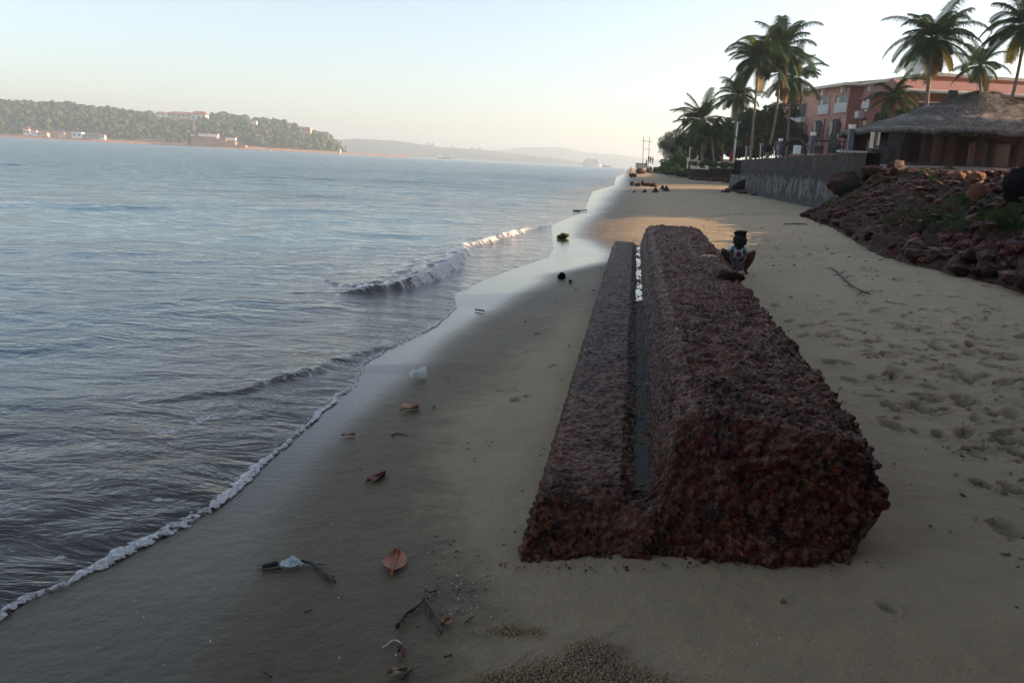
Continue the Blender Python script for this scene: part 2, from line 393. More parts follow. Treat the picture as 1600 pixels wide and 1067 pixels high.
# footprints
prints = []
r2 = random.Random(3)
for k in range(620):
    u = r2.random()
    if u < .5:
        y = 2.6+r2.random()**1.2*7; x = 1.9+.1*y+abs(r2.gauss(0, 1))*1.9
    elif u < .8:
        y = 8+r2.random()*16; x = 2.6+.15*y+r2.random()*4.5
    else:
        y = 3+r2.random()*5; x = 2.7+r2.gauss(0, .35)+(y-3)*.25
    s = r2.choice((.2, .3, .35, .4, .5, .6, .8, 1.0))
    prints.append((x, y, r2.gauss(1.2, .7), .115*s, .05*s, r2.uniform(.008, .026)))
prints += [(.25, 8.0, 1.3, .06, .03, .012), (.05, 5.6, 1.2, .05, .04, .01), (.12, 5.68, 1.2, .04, .02, .01), (.35, 6.6, .9, .05, .02, .008), (1.4, 2.7, 1.5, .04, .03, .006), (1.05, 2.75, .9, .02, .012, .006)]
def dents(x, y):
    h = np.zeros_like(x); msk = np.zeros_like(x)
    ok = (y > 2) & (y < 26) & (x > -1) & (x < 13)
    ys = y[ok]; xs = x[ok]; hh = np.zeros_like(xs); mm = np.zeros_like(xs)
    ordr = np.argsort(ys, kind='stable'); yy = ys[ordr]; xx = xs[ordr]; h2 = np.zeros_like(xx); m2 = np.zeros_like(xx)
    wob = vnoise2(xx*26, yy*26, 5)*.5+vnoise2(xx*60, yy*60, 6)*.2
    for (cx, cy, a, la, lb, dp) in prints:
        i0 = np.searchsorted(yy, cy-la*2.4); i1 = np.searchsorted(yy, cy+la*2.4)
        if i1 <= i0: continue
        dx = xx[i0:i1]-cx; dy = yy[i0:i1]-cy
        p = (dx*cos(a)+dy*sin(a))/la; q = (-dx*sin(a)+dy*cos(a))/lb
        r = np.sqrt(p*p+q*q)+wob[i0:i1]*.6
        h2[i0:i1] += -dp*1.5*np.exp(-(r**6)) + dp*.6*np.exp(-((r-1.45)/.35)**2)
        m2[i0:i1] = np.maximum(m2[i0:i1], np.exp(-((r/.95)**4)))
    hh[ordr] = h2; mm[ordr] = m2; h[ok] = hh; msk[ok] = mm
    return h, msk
def churn(x, y):
    c = fbm2(x*.55+3, y*.4, 3, 61)
    area = sstep(.05, .35, c)*sstep(1.6, 2.4, x-.138*y)
    return area*(fbm2(x*9, y*9, 4, 71)*.014 + np.abs(fbm2(x*4, y*4, 3, 81))*-.02), area
def polar(rs, th):
    R, T = np.meshgrid(rs, th, indexing='ij')
    return R*np.sin(T), R*np.cos(T)
def build_sand():
    rs = np.concatenate([[.02, .4, .9, 1.3, 1.6], np.exp(np.arange(log(1.85), log(60), .0039)), np.exp(np.arange(log(60.5), log(6000), .03))])
    th = np.concatenate([np.radians(np.linspace(-180, -42, 40, endpoint=False)), np.radians(np.linspace(-42, 45, 860)), np.radians(np.linspace(48, 180, 36))])
    X, Y = polar(rs, th); sh = X.shape; X = X.ravel(); Y = Y.ravel()
    Z = sand_base(X, Y)
    d = X-S(Y); r = np.hypot(X, Y)
    fl = film(Y); dr = dryb(Y)
    wob = fbm2(X*.9, Y*.6, 4, 21)*.22*np.clip(Y/8, .5, 3)
    wob2 = vnoise2(X*3, Y*2.2, 25)*.03
    wd = .10+.022*np.clip(Y, 0, 60)
    wet = (1-sstep(-wd, wd, X-fl-wob*.25-wob2))*(.42+.58*sstep(2.8, 5.8, Y))
    dry = sstep(-.6, .7, (X-dr-wob)/np.clip(Y/7, .7, 4))
    # dry film in front of the breakwater
    smooth_zone = sstep(0, .5, X-fl)
    Z += smooth_zone*(fbm2(X*.8, Y*.8, 4, 31)*.018) + dry*(fbm2(X*5, Y*5, 4, 41)*.006)
    dn, dm = dents(X, Y); cn, ca = churn(X, Y)
    Z += np.where(r < 40, dn+cn*1.1, 0)
    # sand banked against the block
    u = X-.138*Y
    Z += .035*np.exp(-((u-1.1)/.14)**2)*sstep(3, 3.3, Y)*(1-sstep(15, 17, Y))
    Z += np.where(X > 60, 0, 0)
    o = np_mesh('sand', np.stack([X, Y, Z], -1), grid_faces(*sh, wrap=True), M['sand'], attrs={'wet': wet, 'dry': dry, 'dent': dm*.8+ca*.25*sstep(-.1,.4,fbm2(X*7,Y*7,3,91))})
    o['kind'] = 'structure'
build_sand()
# ------------------------------------------------------------------ water
BR = np.array([(-6, 9.4, 0), (-3.4, 10.0, .05), (-2.2, 10.15, .15), (-1.85, 10.3, .7), (-1.45, 11.1, 1), (-1.2, 12.0, 1), (-1.02, 13.4, .9), (-.98, 14.9, .8), (-1.05, 16.2, .5), (-.75, 17.4, .7), (-.1, 19.9, .8), (.4, 22, .5), (.9, 24, .2)])
BR2 = np.array([(-2.6, 5.3, 0), (-1.95, 5.75, .6), (-1.72, 6.2, .9), (-1.55, 6.7, .8), (-1.33, 7.15, .5), (-1.1, 7.6, .15)])
BR3 = np.array([(-3.4, 2.6, .05), (-2.7, 3.2, .12), (-2.1, 3.6, .2), (-1.75, 4.1, .1), (-1.6, 4.6, .0)])
def poly_dist(x, y, P):
    best = np.full(x.shape, 1e9); sg = np.zeros(x.shape); wt = np.zeros(x.shape)
    for i in range(len(P)-1):
        ax, ay, aw = P[i]; bx, by, bw = P[i+1]; dx, dy = bx-ax, by-ay; L2 = dx*dx+dy*dy
        t = np.clip(((x-ax)*dx+(y-ay)*dy)/L2, 0, 1); qx = x-ax-t*dx; qy = y-ay-t*dy; dd = np.hypot(qx, qy)
        side = np.sign(dx*qy-dy*qx)      # + = left of travel = seaward
        n = dd < best; best = np.where(n, dd, best); sg = np.where(n, side, sg); wt = np.where(n, aw+(bw-aw)*t, wt)
    return best*sg, wt
def build_water():
    rs = np.concatenate([np.exp(np.arange(log(2.0), log(70), .0048)), np.exp(np.arange(log(70.5), log(6000), .012))])
    th = np.radians(np.concatenate([np.linspace(-100, -40, 30, endpoint=False), np.linspace(-40, 16, 620)]))
    X, Y = polar(rs, th); sh = X.shape; X = X.ravel(); Y = Y.ravel(); r = np.hypot(X, Y)
    d = S(Y)-X                       # distance out to sea
    wx = X+fbm2(X*.25, Y*.25, 3, 3)*1.6; wy = Y+fbm2(X*.22+9, Y*.22, 3, 8)*1.6
    Z = np.zeros_like(X); rw = np.random.default_rng(5)
    for lam, amp, n in ((6, .035, 3), (3.2, .026, 4), (1.6, .017, 6), (.8, .0078, 7), (.42, .0034, 8), (.22, .0012, 8)):
        for k in range(n):
            a = radians(78)+rw.normal(0, .38); kk = 2*pi/(lam*rw.uniform(.8, 1.25)); ph = rw.uniform(0, 6.28)
            q = np.sin(kk*(wx*cos(a)*-1+wy*sin(a))+ph)
            fade = np.exp(-(r*.0048*1.0/lam*2.2)**2)
            Z += amp/sqrt(n)*1.0*(q+.25*q*q)*fade
    patch = .75+.5*fbm2(X*.12, Y*.12, 3, 77)
    att = sstep(-.1, 3.2, d)*.85+.15*sstep(0, .4, d)
    Z *= att*patch*.75
    Z += .010*sstep(0, .25, d)
    # breakers
    foam = np.zeros_like(X)
    lim = (r < 60)
    for P, A, wf, wb, fs in ((BR, .125, .08, .6, 1.), (BR2, .04, .06, .3, .7), (BR3, .05, .09, .5, .35)):
        s, wt = poly_dist(X[lim], Y[lim], P); wt = wt*(1+.25*vnoise2(X[lim]*3, Y[lim]*3, 4))
        s = s+vnoise2(X[lim]*4, Y[lim]*4, 14)*.05
        prof = np.where(s > 0, np.exp(-(s/wb)**1.6), np.exp(-(s/wf)**2))
        Z[lim] += A*wt*prof*(1+.18*vnoise2(X[lim]*14, Y[lim]*14, 9))
        fm = np.where(s > 0, np.exp(-(s/(.10 if P is BR else .06))**2), np.exp(-(s/(.17 if P is BR else .15))**2))*wt*fs
        if P is BR: 
            cl = np.exp(-((X[lim]+1.55)/.33)**2-((Y[lim]-10.6)/.55)**2)      # brown unbroken curl
            fm = fm*(1-.9*np.clip(cl, 0, 1))
        fm = fm*(.75+.35*vnoise2(X[lim]*9, Y[lim]*9, 19))
        foam[lim] = np.maximum(foam[lim], fm)
    # scattered foam bits close in
    bits = sstep(.30, .62, fbm2(X*7, Y*10, 3, 55))*np.exp(-((d-.55)/.45)**2)*(1-sstep(4.8, 6.2, Y))*.85
    foam = np.maximum(foam, bits)
    foam = np.maximum(foam, np.exp(-(d/.10)**2)*.35*(1-sstep(8, 12, Y)))
    opac = np.clip(1-np.exp(-np.maximum(d, 0)/1.15), 0, 1); opac = np.maximum(opac, sstep(20, 40, r))
    shal = 1-sstep(.3, 3.0, d+.5*fbm2(X*.8, Y*.8, 2, 66))
    far = sstep(12, 70, r); calm = sstep(1.2, .1, d)
    calm = 1-sstep(.1, 1.2, d)
    # swash lip: thin front edge
    Z = np.where(d < 0, Z-(.03-d*.06)*0-.012, Z)
    Z = np.where(d < -.05, np.minimum(Z, -.02+0*Z), Z)
    o = np_mesh('water', np.stack([X, Y, Z], -1), grid_faces(*sh), M['water'], attrs={'foam': foam, 'opac': opac, 'shal': shal, 'far': far, 'calm': calm})
    o['kind'] = 'structure'
build_water()
def build_foam():
    ys = np.exp(np.linspace(log(2.2), log(11.5), 1500)); ss = np.linspace(0, 1, 16)
    xs = S(ys)+fbm2(ys*5, ys*0, 3, 2)*.02+vnoise2(ys*22, ys*0, 6)*.008
    wdt = (.045+.05*vnoise2(ys*2.1, ys*0, 9)+.03*vnoise2(ys*9, ys*0, 10)+.015*vnoise2(ys*30, ys*0, 11)); wdt = .62*np.clip(wdt, .012, .2)*(1-.5*sstep(6, 11, ys))
    wdt *= 1+.9*np.exp(-((ys-3.35)/.35)**2)
    Yg = ys[:, None]+0*ss[None]; Xg = xs[:, None]-wdt[:, None]*ss[None]*1.25+.012
    base = np.maximum(sand_base(Xg, Yg), .0)+.004
    lump = np.clip(.012*np.sin(pi*np.clip(ss, 0, 1))[None]*(1+.6*vnoise2(Xg*60, Yg*60, 3)), 0, None)
    Z = base+lump
    fo = np.sin(pi*np.clip(ss, 0, 1))[None]**.5*(.75+.35*vnoise2(Yg*3, Yg*0, 12))*(1-.45*sstep(8.5, 11.5, Yg)); fo[:, :3] *= 1
    o = np_mesh('shore_foam', np.stack([Xg, Yg, Z], -1).reshape(-1, 3), grid_faces(len(ys), len(ss)), M['foam'], attrs={'foam': fo})
    tag(o, 'thin line of white foam along the edge of the water', 'foam', kind='stuff')
build_foam()
# ------------------------------------------------------------------ the laterite block (breakwater)
def build_block():
    prof = [(-.40, -.10), (-.38, .05), (-.345, .22), (-.315, .30), (-.27, .33), (.04, .325), (.09, .29), (.12, .272), (.185, .272), (.20, .30), (.225, .42), (.275, .60), (.315, .665), (.37, .695),
            (.70, .70), (1.02, .68), (1.10, .645), (1.16, .57), (1.15, .45), (1.02, .33), (.92, .2), (.86, .06), (.82, -.10)]
    P = np.array(prof); seg = np.hypot(*np.diff(P, axis=0).T); L = np.concatenate([[0], np.cumsum(seg)])
    m_ = 400; t = np.linspace(0, L[-1], m_); U = np.interp(t, L, P[:, 0]); Zp = np.interp(t, L, P[:, 1])
    v = np.concatenate([[3.42], 3.42*np.exp(np.arange(.003, log(16.2/3.42), .0030))]); n = len(v)
    nf = 85; k = np.linspace(0, 1, nf, endpoint=False)
    rowsX, rowsY, rowsZ = [], [], []
    def prof_row(y):
        g = (y-3.4)/12.8
        UU = U.copy(); right = sstep(.35, 1.0, U); UU = U+right*(.20*g)          # a little wider far away
        return UU
    fr = sstep(.05, .55, U)                                                # main part stands in front of ledge
    for kk in k:                                                          # front face, from the ground up
        zr = -.1+(Zp+.1)*(kk**.9)
        yb = 2.80+.05*sstep(.1, 1.1, U); slope = 1.28-.68*sstep(.0, .8, U)
        Yr = yb+slope*(zr+.1)
        # rounding of the upper edge
        Yr = Yr+.10*np.clip((kk-.8)/.2, 0, 1)**2*.5
        Uu = prof_row(3.4); cc = np.where(U > .6, np.minimum(Uu, np.interp(zr, [-.1, .06, .2, .33, .45, .57], [.86, .89, .95, 1.04, 1.15, 1.165])), Uu)
        zr = np.where((U > .04) & (U < .215), -.1+(np.maximum(Zp, .318)+.1)*(kk**.9), zr)
        rowsX.append(cc+.138*Yr); rowsY.append(Yr); rowsZ.append(zr)
    y0 = rowsY[-1]
    for vv in v:
        ext = np.exp(-(vv-3.42)/.55); Yr = vv+(y0+.01-3.42)*ext
        Zr = Zp.copy(); Zr = np.where((U > .04) & (U < .215), Zr+(np.maximum(Zp, .318)-Zp)*np.exp(-((vv-3.42)/.13)**2), Zr); Zr = Zr-.035*np.exp(-(vv-3.42)/.25)*sstep(.1, .3, Zp)*0
        rowsX.append(prof_row(vv)+.138*Yr); rowsY.append(Yr); rowsZ.append(Zr)
    for kk in np.linspace(0, 1, 14)[1:]:                                  # far end
        Yr = 16.2+.25*kk+0*U; rowsX.append(prof_row(16.2)+.138*Yr); rowsY.append(Yr); rowsZ.append(-.1+(Zp+.1)*(1-kk))
    X = np.array(rowsX); Y = np.array(rowsY); Z = np.array(rowsZ); sh = X.shape
    Pn = np.stack([X, Y, Z], -1)
    du = np.gradient(Pn, axis=1); dv = np.gradient(Pn, axis=0); N = np.cross(du, dv); ln = np.linalg.norm(N, axis=-1, keepdims=True); N = N/np.maximum(ln, 1e-9)
    # smooth the normals
    for _ in range(4):
        N[1:-1] = (N[:-2]+N[1:-1]*2+N[2:])/4; N[:, 1:-1] = (N[:, :-2]+N[:, 1:-1]*2+N[:, 2:])/4
    N /= np.maximum(np.linalg.norm(N, axis=-1, keepdims=True), 1e-9)
    if N[90:, 150:250, 2].mean() < 0: N = -N
    u = (X-.138*Y); x, y, z = X.ravel(), Y.ravel(), Z.ravel()
    front = (1-sstep(3.42, 3.7, Y))
    main = sstep(.22, .36, u)
    wx = x+fbm3(x*6, y*6, z*6, 2, 5)*.02; wy = y+fbm3(x*6+7, y*6, z*6, 2, 6)*.02
    f1, f2, cid = worley(wx*12, wy*12, z*12, 1); cob = ((1-np.clip(f1, 0, 1))**.8*np.clip((f2-f1)*5, .3, 1)*(.35+cid)).reshape(sh)
    g1, g2, gid = worley(wx*27, wy*27, z*27, 2); peb = ((1-np.clip(g1, 0, 1))*np.clip((g2-g1)*5, .3, 1)*(.3+gid)).reshape(sh)
    h1, h2, hid = worley(wx*3.6, wy*3.6, z*3.6, 3); big = (np.clip(1-h1, 0, 1)*(.2+hid)).reshape(sh)
    fb = fbm3(x*2.0, y*2.0, z*2, 4, 9).reshape(sh); fb2 = fbm3(x*14, y*14, z*14, 4, 12).reshape(sh); fine = fbm3(x*40, y*40, z*40, 3, 15).reshape(sh)
    right = sstep(.85, 1.1, u)
    top = sstep(.6, .66, Z)*main
    left = main*(1-sstep(.33, .42, u))*(1-front)
    amp_m = .040*cob+.026*peb+.035*big*(.25+.75*np.maximum(right, front))+.05*fb*(.5+.7*right)+.016*fb2+.012*fine-.045
    amp_m = amp_m-(.55*(.040*cob+.035*big))*top*(1-right)*(1-.6*front)+.012*top*(1-right)
    amp_m = np.where(left > .5, amp_m*.45-.01, amp_m)
    pit = np.clip(fb2, -1, -.1)*.05*top
    amp_l = .010*cob+.012*peb+.008*fb2+.005*fine-.010+.010*fb
    amp_lf = .026*cob+.028*peb+.014*fb2+.006*fine-.025
    amp_l = amp_l*(1-front)+amp_lf*front
    D = amp_m*main+amp_l*(1-main)+pit
    # undercut lower right of the front
    V = Pn+N*D[..., None]
    V[..., 2] = np.where(Z < -.05, Z, V[..., 2])
    grey = (1-main)*sstep(3.9, 6.5, Y+.8*fb)
    o = np_mesh('stone_block', V.reshape(-1, 3), grid_faces(*sh), M['laterite'], attrs={'grey': grey.ravel()})
    return o
blk = thing('seawall_block', 'long dark red laterite seawall block with a low ledge, lying on the sand', 'seawall')
b = build_block(); b.parent = blk
# water standing in the gutter of the ledge
def puddle():
    ys = np.linspace(8.6, 16.0, 300); cs = np.linspace(0, 1, 5)
    wl = .085+.02*fbm2(ys*1.5, ys*0, 3, 44); wr = .19+0*ys
    Xg = (wl[:, None]*(1-cs)+wr[:, None]*cs)+.138*ys[:, None]; Yg = ys[:, None]+0*cs
    zz = .2660+.004*sstep(8.6, 9.5, ys)+.004*fbm2(ys*2, ys*0, 2, 3); Z = zz[:, None]+0*Xg
    t = NT('puddle_water'); p = t.pos()
    sh = t.bsdf((.05, .055, .04), .05, t.bump(t.noise(p, 8, 2), .05, .005), .5)
    o = np_mesh('puddle', np.stack([Xg, Yg, Z], -1).reshape(-1, 3), grid_faces(len(ys), 5), t.done(sh)); o['kind'] = 'structure'
puddle()
ys = np.linspace(3.62, 9.2, 200); cs = np.linspace(0, 1, 5); wl = .105+.02*fbm2(ys*2.5, ys*0, 3, 44)
Xg = wl[:, None]*(1-cs)+.188*cs+.138*ys[:, None]; Yg = ys[:, None]+0*cs
o = np_mesh('silt', np.stack([Xg, Yg, .272-.003*sstep(8, 9.2, Yg)], -1).reshape(-1, 3), grid_faces(200, 5), simple('grey_silt', (.075, .08, .068), .85, .15, 3, .15, .004, spec=.15)); o['kind'] = 'structure'
# ------------------------------------------------------------------ rocks
def rock_mesh(name, seed, sub=3, rough=.30, mat=None, flat=1.):
    bm = bmesh.new(); bmesh.ops.create_icosphere(bm, subdivisions=sub, radius=1)
    r = random.Random(seed); off = Vector((r.random()*90, r.random()*90, r.random()*90))
    planes = [(Vector((r.gauss(0, 1), r.gauss(0, 1), r.gauss(0, 1))).normalized(), r.uniform(.55, .9)) for _ in range(9)]
    for v in bm.verts:
        p = v.co.copy()
        for n, d in planes:
            q = p.dot(n)
            if q > d: p -= n*(q-d)*.85
        k = 1+rough*mnoise.fractal(v.co*1.3+off, .9, 2.1, 3)+.15*mnoise.noise(v.co*4+off)+.07*mnoise.noise(v.co*10+off)
        v.co = p*k; v.co.z *= flat
    me = bpy.data.meshes.new(name); bm.to_mesh(me); bm.free()
    for p in me.polygons: p.use_smooth = True
    me.materials.append(mat or M['rock']); return me
RM = [rock_mesh('rock', i, 3) for i in range(7)]
RG = [rock_mesh('grey_rock', 20+i, 3, mat=M['rock_grey']) for i in range(3)]
RO = [rock_mesh('orange_rock', 30+i, 3, mat=M['rock_orange']) for i in range(3)]
RB = [rock_mesh('black_rock', 40+i, 3, mat=M['rock_black']) for i in range(2)]
def rock(me, loc, sc, rz, label, group=None, cat='rock', name='rock', tilt=0):
    o = bpy.data.objects.new(name, me); link(o); o.location = loc
    o.scale = sc if hasattr(sc, '__len__') else (sc, sc, sc); o.rotation_euler = (tilt, tilt*.5, rz)
    return tag(o, label, cat, group)
# ------------------------------------------------------------------ bank and terrace
TOE = np.array([(30, 15.3, .10), (29, 11.8, .3), (27.7, 9.9, .5), (26.7, 9.25, .52), (24.5, 8.8, .5), (22.3, 8.45, .5), (17.9, 7.4, .5), (14.6, 6.6, .5), (12.6, 6.45, .5), (10.6, 6.5, .5), (8, 6.3, .5), (4, 6.0, .5), (-10, 5.2, .45), (-60, 1, .4)])
CRS = np.array([(30.6, 15.8, 2.30), (29.4, 12.6, 1.98), (27.5, 12.0, 1.93), (25.8, 11.8, 1.93), (23.5, 11.8, 1.88), (21.6, 11.3, 1.83), (18.3, 10.4, 1.80), (15.3, 9.4, 1.73), (13, 8.9, 1.73), (11, 8.7, 1.73), (8, 8.4, 1.73), (4, 8.1, 1.73), (-10, 7.4, 1.73), (-60, 3.5, 1.73)])
def resamp(P, n):
    s = np.linspace(0, 1, len(P)); t = np.linspace(0, 1, n); return np.stack([np.interp(t, s, P[:, i]) for i in range(3)], -1)[:, [1, 0, 2]]
def bank_pt(T_, C_, c):
    return T_*(1-c)+C_*c
nb = 520; TO = resamp(TOE, nb); CO = resamp(CRS, nb)
def build_bank():
    cs = np.linspace(-.08, 1.25, 110)
    G = TO[:, None]*(1-cs[None, :, None])+CO[:, None]*cs[None, :, None]
    over = np.clip(cs-1, 0, 1)[None, :]; G[..., 2] = np.where(cs[None] > 1, CO[:, None, 2]+0*over, G[..., 2])
    under = np.clip(-cs, 0, 1)[None]; G[..., 2] -= under*2.0
    x, y, z = G[..., 0].ravel(), G[..., 1].ravel(), G[..., 2].ravel()
    sh = G.shape[:2]
    h1, _, hid = worley(x*1.6, y*1.6, z*1.6, 13); k1, _, kid = worley(x*4, y*4, z*4, 14)
    D = (.36*np.clip(1-h1, 0, 1)*(.3+hid)+.20*np.clip(1-k1, 0, 1)*(.2+kid)+.16*fbm3(x*.7, y*.7, z, 4, 15)+.05*fbm3(x*6, y*6, z*6, 3, 16)-.17).reshape(sh)
    fade = sstep(-.06, .06, cs)[None]*(1-.75*sstep(1.0, 1.1, cs)[None])
    D = D*fade; nx, nz = -.5, .85
    G[..., 0] += nx*D; G[..., 2] += nz*D
    o = np_mesh('bank', G.reshape(-1, 3), grid_faces(*sh), M['bank']); o['kind'] = 'structure'; return G
BG = build_bank()
def build_terrace():
    rows = []
    T = [(-60, 4.2, 1.70), (-10, 8.2, 1.70), (4, 8.9, 1.70), (11, 9.4, 1.70), (15.3, 10.2, 1.70), (18.3, 11.2, 1.73), (21.6, 12.1, 1.78), (25.8, 12.5, 1.93), (29.4, 13.2, 2.08), (31, 12.25, 2.22), (42, 13.55, 2.42), (60, 15.7, 2.50), (62.2, 15.9, 2.50), (62.4, 26.2, 2.20), (90, 26.5, 2.12), (150, 28.2, 2.12), (170, 31, 1.60), (240, 38, 1.00), (700, 120, 1.20)]
    cs = np.array([0, .4, 1, 2.5, 5, 9, 15, 25, 40, 80, 200])
    for y, x, z in T:
        rows.append([(x+c, y, z+(min(.9, c*.025) if y < 200 else .2)*(1 if c > .4 else 0)) for c in cs])
    V = np.array(rows).reshape(-1, 3)
    o = np_mesh('terrace_ground', V, grid_faces(len(T), len(cs)), M['terrace'], smooth=False); o['kind'] = 'structure'
build_terrace()
def terr_z(x, y): 
    x0 = np.interp(y, [-60, 4, 15, 31, 60, 62, 62.4, 150, 240, 700], [4.2, 8.9, 10.2, 12.25, 15.7, 15.9, 26.2, 28.2, 38, 120])
    z0 = np.interp(y, [-60, 18, 31, 62, 62.4, 150, 170, 240], [2.02, 2.05, 2.5, 2.5, 2.15, 2.12, 1.6, 1.0]); return z0+min(.9, max(0, x-x0)*.04)
# rocks on the bank
rr = random.Random(21)
for k in range(172):
    i = rr.random()**.8
    idx = int((.08+.74*rr.random())*(nb-1)); u_ = rr.random()
    c = (rr.random()**2.2)*.9 if rr.random() < .72 else rr.uniform(.2, 1.0)
    if c < .05: c = rr.uniform(-.02, .06)
    p = TO[idx]*(1-c)+CO[idx]*c
    if not (6.5 < p[1] < 29.5): continue
    s = .06+.17*rr.random()**1.7; s *= (.85 if c < .35 else .7)
    if c > .93: me = rr.choice(RO+RM[:2]); lab = 'orange brown laterite stone along the sunlit top edge of the bank'; g = 'stones along the top of the bank'; s *= .6
    else:
        q = rr.random()*.93 if c > .1 else rr.random()*.85
        zone = ('at the sandy foot' if c < .2 else 'midway up' if c < .6 else 'high up')+(' of the bank near the tall wall' if p[1] > 20 else ' of the middle of the bank' if p[1] > 14 else ' of the bank at the right edge')
        if q < .80: me = rr.choice(RM); lab = 'dark reddish rock '+zone; g = 'dark rocks '+zone
        elif q < .92: me = rr.choice(RG); lab = 'pale grey rock '+zone; g = 'grey rocks '+zone
        else: me = rr.choice(RO); lab = 'orange brown rock '+zone; g = 'orange rocks '+zone
    rock(me, (p[0]-.05, p[1], p[2]+.05), (s*rr.uniform(.9, 1.5), s*rr.uniform(.9, 1.6), s*rr.uniform(.55, .9)), rr.uniform(0, 6.28), lab, g, tilt=rr.uniform(-.4, .4))
for k in range(26):
    i = 40+k*15; 
    if i >= nb: break
    p = CO[min(i, nb-1)]
    if not (6 < p[1] < 29): continue
    s = rr.uniform(.08, .15)
    rock(rr.choice(RO), (p[0]-.1+rr.uniform(-.2, .3), p[1]+rr.uniform(-.3, .3), p[2]+.10), (s*1.4, s*1.2, s), rr.uniform(0, 6), 'orange brown laterite stone along the sunlit top edge of the bank', 'stones along the top of the bank')
def rk(me, px, py, y, s, label, dz=0, rz=0, **k):
    p = at(px, py, y)
    if y < 31:
        q = BG.reshape(-1, 3); i = np.argmin((q[:, 0]-p.x)**2+(q[:, 1]-p.y)**2); p.z = min(p.z, float(q[i, 2])+s[2]*.55)
    return rock(me, (p.x, p.y, p.z+dz), s, rz, label, **k)
rk(RB[0], 1332, 272, 27.5, (.55, .4, .34), 'squarish black boulder with a flat pale top at the left end of the bank', name='boulder', cat='boulder')
rk(RB[1], 1606, 290, 14.5, (.38, .4, .42), 'big black boulder at the right edge of the photo, top of the bank', name='boulder', cat='boulder')
rk(RO[1], 1545, 266, 17.0, (.26, .24, .13), 'orange boulder standing next to the big black boulder', name='boulder', cat='boulder', rz=1)
rk(RO[0], 1527, 292, 16.0, (.15, .14, .18), 'brown upright rock below the orange boulder near the big black one', name='boulder', cat='boulder', rz=2)
rk(RB[0], 1457, 297, 20.0, (.24, .24, .16), 'round black rock in the grass midway up the bank', rz=2)
rk(RM[3], 1403, 262, 27.5, (.42, .3, .32), 'rounded brown mound catching sunlight on its right rim, behind the stones', name='boulder', cat='boulder', rz=.5)
rk(RM[2], 1322, 254, 30.0, (.6, .5, .42), 'low heap of red laterite against the end of the tall wall', name='boulder', cat='boulder', rz=.5)
for k in range(64):
    px = 1352+k*4.4; Y_ = rr.uniform(26, 30.5)-(max(0, px-1480)*.07); p = at(px, 262, Y_); s_ = rr.uniform(.09, .20); me = rr.choice(RM+RO)
    rock(me, (p.x, p.y, 1.98+s_*.4), (s_*1.3, s_*1.2, s_*.8), rr.uniform(0, 6), 'orange brown stone in the loose row below the hut floor' if me in RO else 'dark red stone in the loose row below the hut floor', 'orange stones below the hut' if me in RO else 'dark stones below the hut', tilt=rr.uniform(-.3, .3))
def rubble():
    bm = bmesh.new(); bmesh.ops.create_icosphere(bm, subdivisions=1, radius=1); tv = np.array([v.co[:] for v in bm.verts]); tf = np.array([[v.index for v in f.verts] for f in bm.faces]); bm.free()
    r = np.random.default_rng(77); n = 5200; h, w2 = BG.shape[:2]; i = r.integers(30, int(h*.86), n); j = np.clip((r.random(n)**.8*.86*w2+6).astype(int), 0, w2-1); P = BG[i, j]+r.normal(0, .03, (n, 3))
    s_ = np.clip(np.exp(r.normal(-3.2, .55, n)), .015, .13); S3 = np.stack([s_*r.uniform(.8, 1.5, n), s_*r.uniform(.8, 1.5, n), s_*r.uniform(.5, 1, n)], -1)
    V = tv[None]*(1+r.normal(0, .2, (n, len(tv), 1)))*S3[:, None]+P[:, None]; F = (tf[None]+(np.arange(n)*len(tv))[:, None, None]).reshape(-1, 3)
    o = np_mesh('rubble', V.reshape(-1, 3), F, M['rubble'], smooth=False); tag(o, 'small broken red brown rubble covering the sloping bank', 'rubble', kind='stuff')
M['rubble'] = mat_laterite('rubble', dust=.5, k=.7)
rubble()
# grass patches on the bank
def grass():
    r = np.random.default_rng(4); V = []; F = []
    centers = [(1370, 275, 2.2), (1455, 272, 1.6), (1425, 325, 2.4), (1480, 345, 2.2), (1540, 330, 2.2), (1590, 345, 1.8), (1320, 295, 2.0), (1300, 305, 1.4), (1390, 345, 1.0), (1560, 352, 1.6), (1505, 315, 1.3), (1440, 345, 1.4)]
    Bf = BG[:, 8:92].reshape(-1, 3)
    # project the bank to the photo once, to find where each patch grows
    rel = Bf-np.array([0, 0, CH]); zc = rel@np.array(cf); pxx = 800+FPX*(rel@np.array(CR))/zc; pyy = 533.5-FPX*(rel@np.array(CU))/zc
    for cx, cy, sc in centers:
        wgt = np.exp(-((pxx-cx)/(17*sc))**2-((pyy-cy)/(6.5*sc))**2)*(zc > 0); wgt /= wgt.sum()
        idx = r.choice(len(Bf), size=int(1100*sc), p=wgt)
        for i in idx:
            b = Bf[i]+r.normal(0, .03, 3)*np.array([1, 1, 0]); h = r.uniform(.03, .11); a = r.uniform(0, 6.28); l = r.uniform(0, .9)*h; aw = a+1.57; wv = .009
            o = len(V); V += [(b[0]-cos(aw)*wv, b[1]-sin(aw)*wv, b[2]-.02), (b[0]+cos(aw)*wv, b[1]+sin(aw)*wv, b[2]-.02), (b[0]+cos(a)*l, b[1]+sin(a)*l, b[2]+h)]; F.append((o, o+1, o+2))
    o = np_mesh('grass', V, F, M['grass'], smooth=False); tag(o, 'green grass tufts growing between the rocks of the bank', 'grass', kind='stuff')
grass()
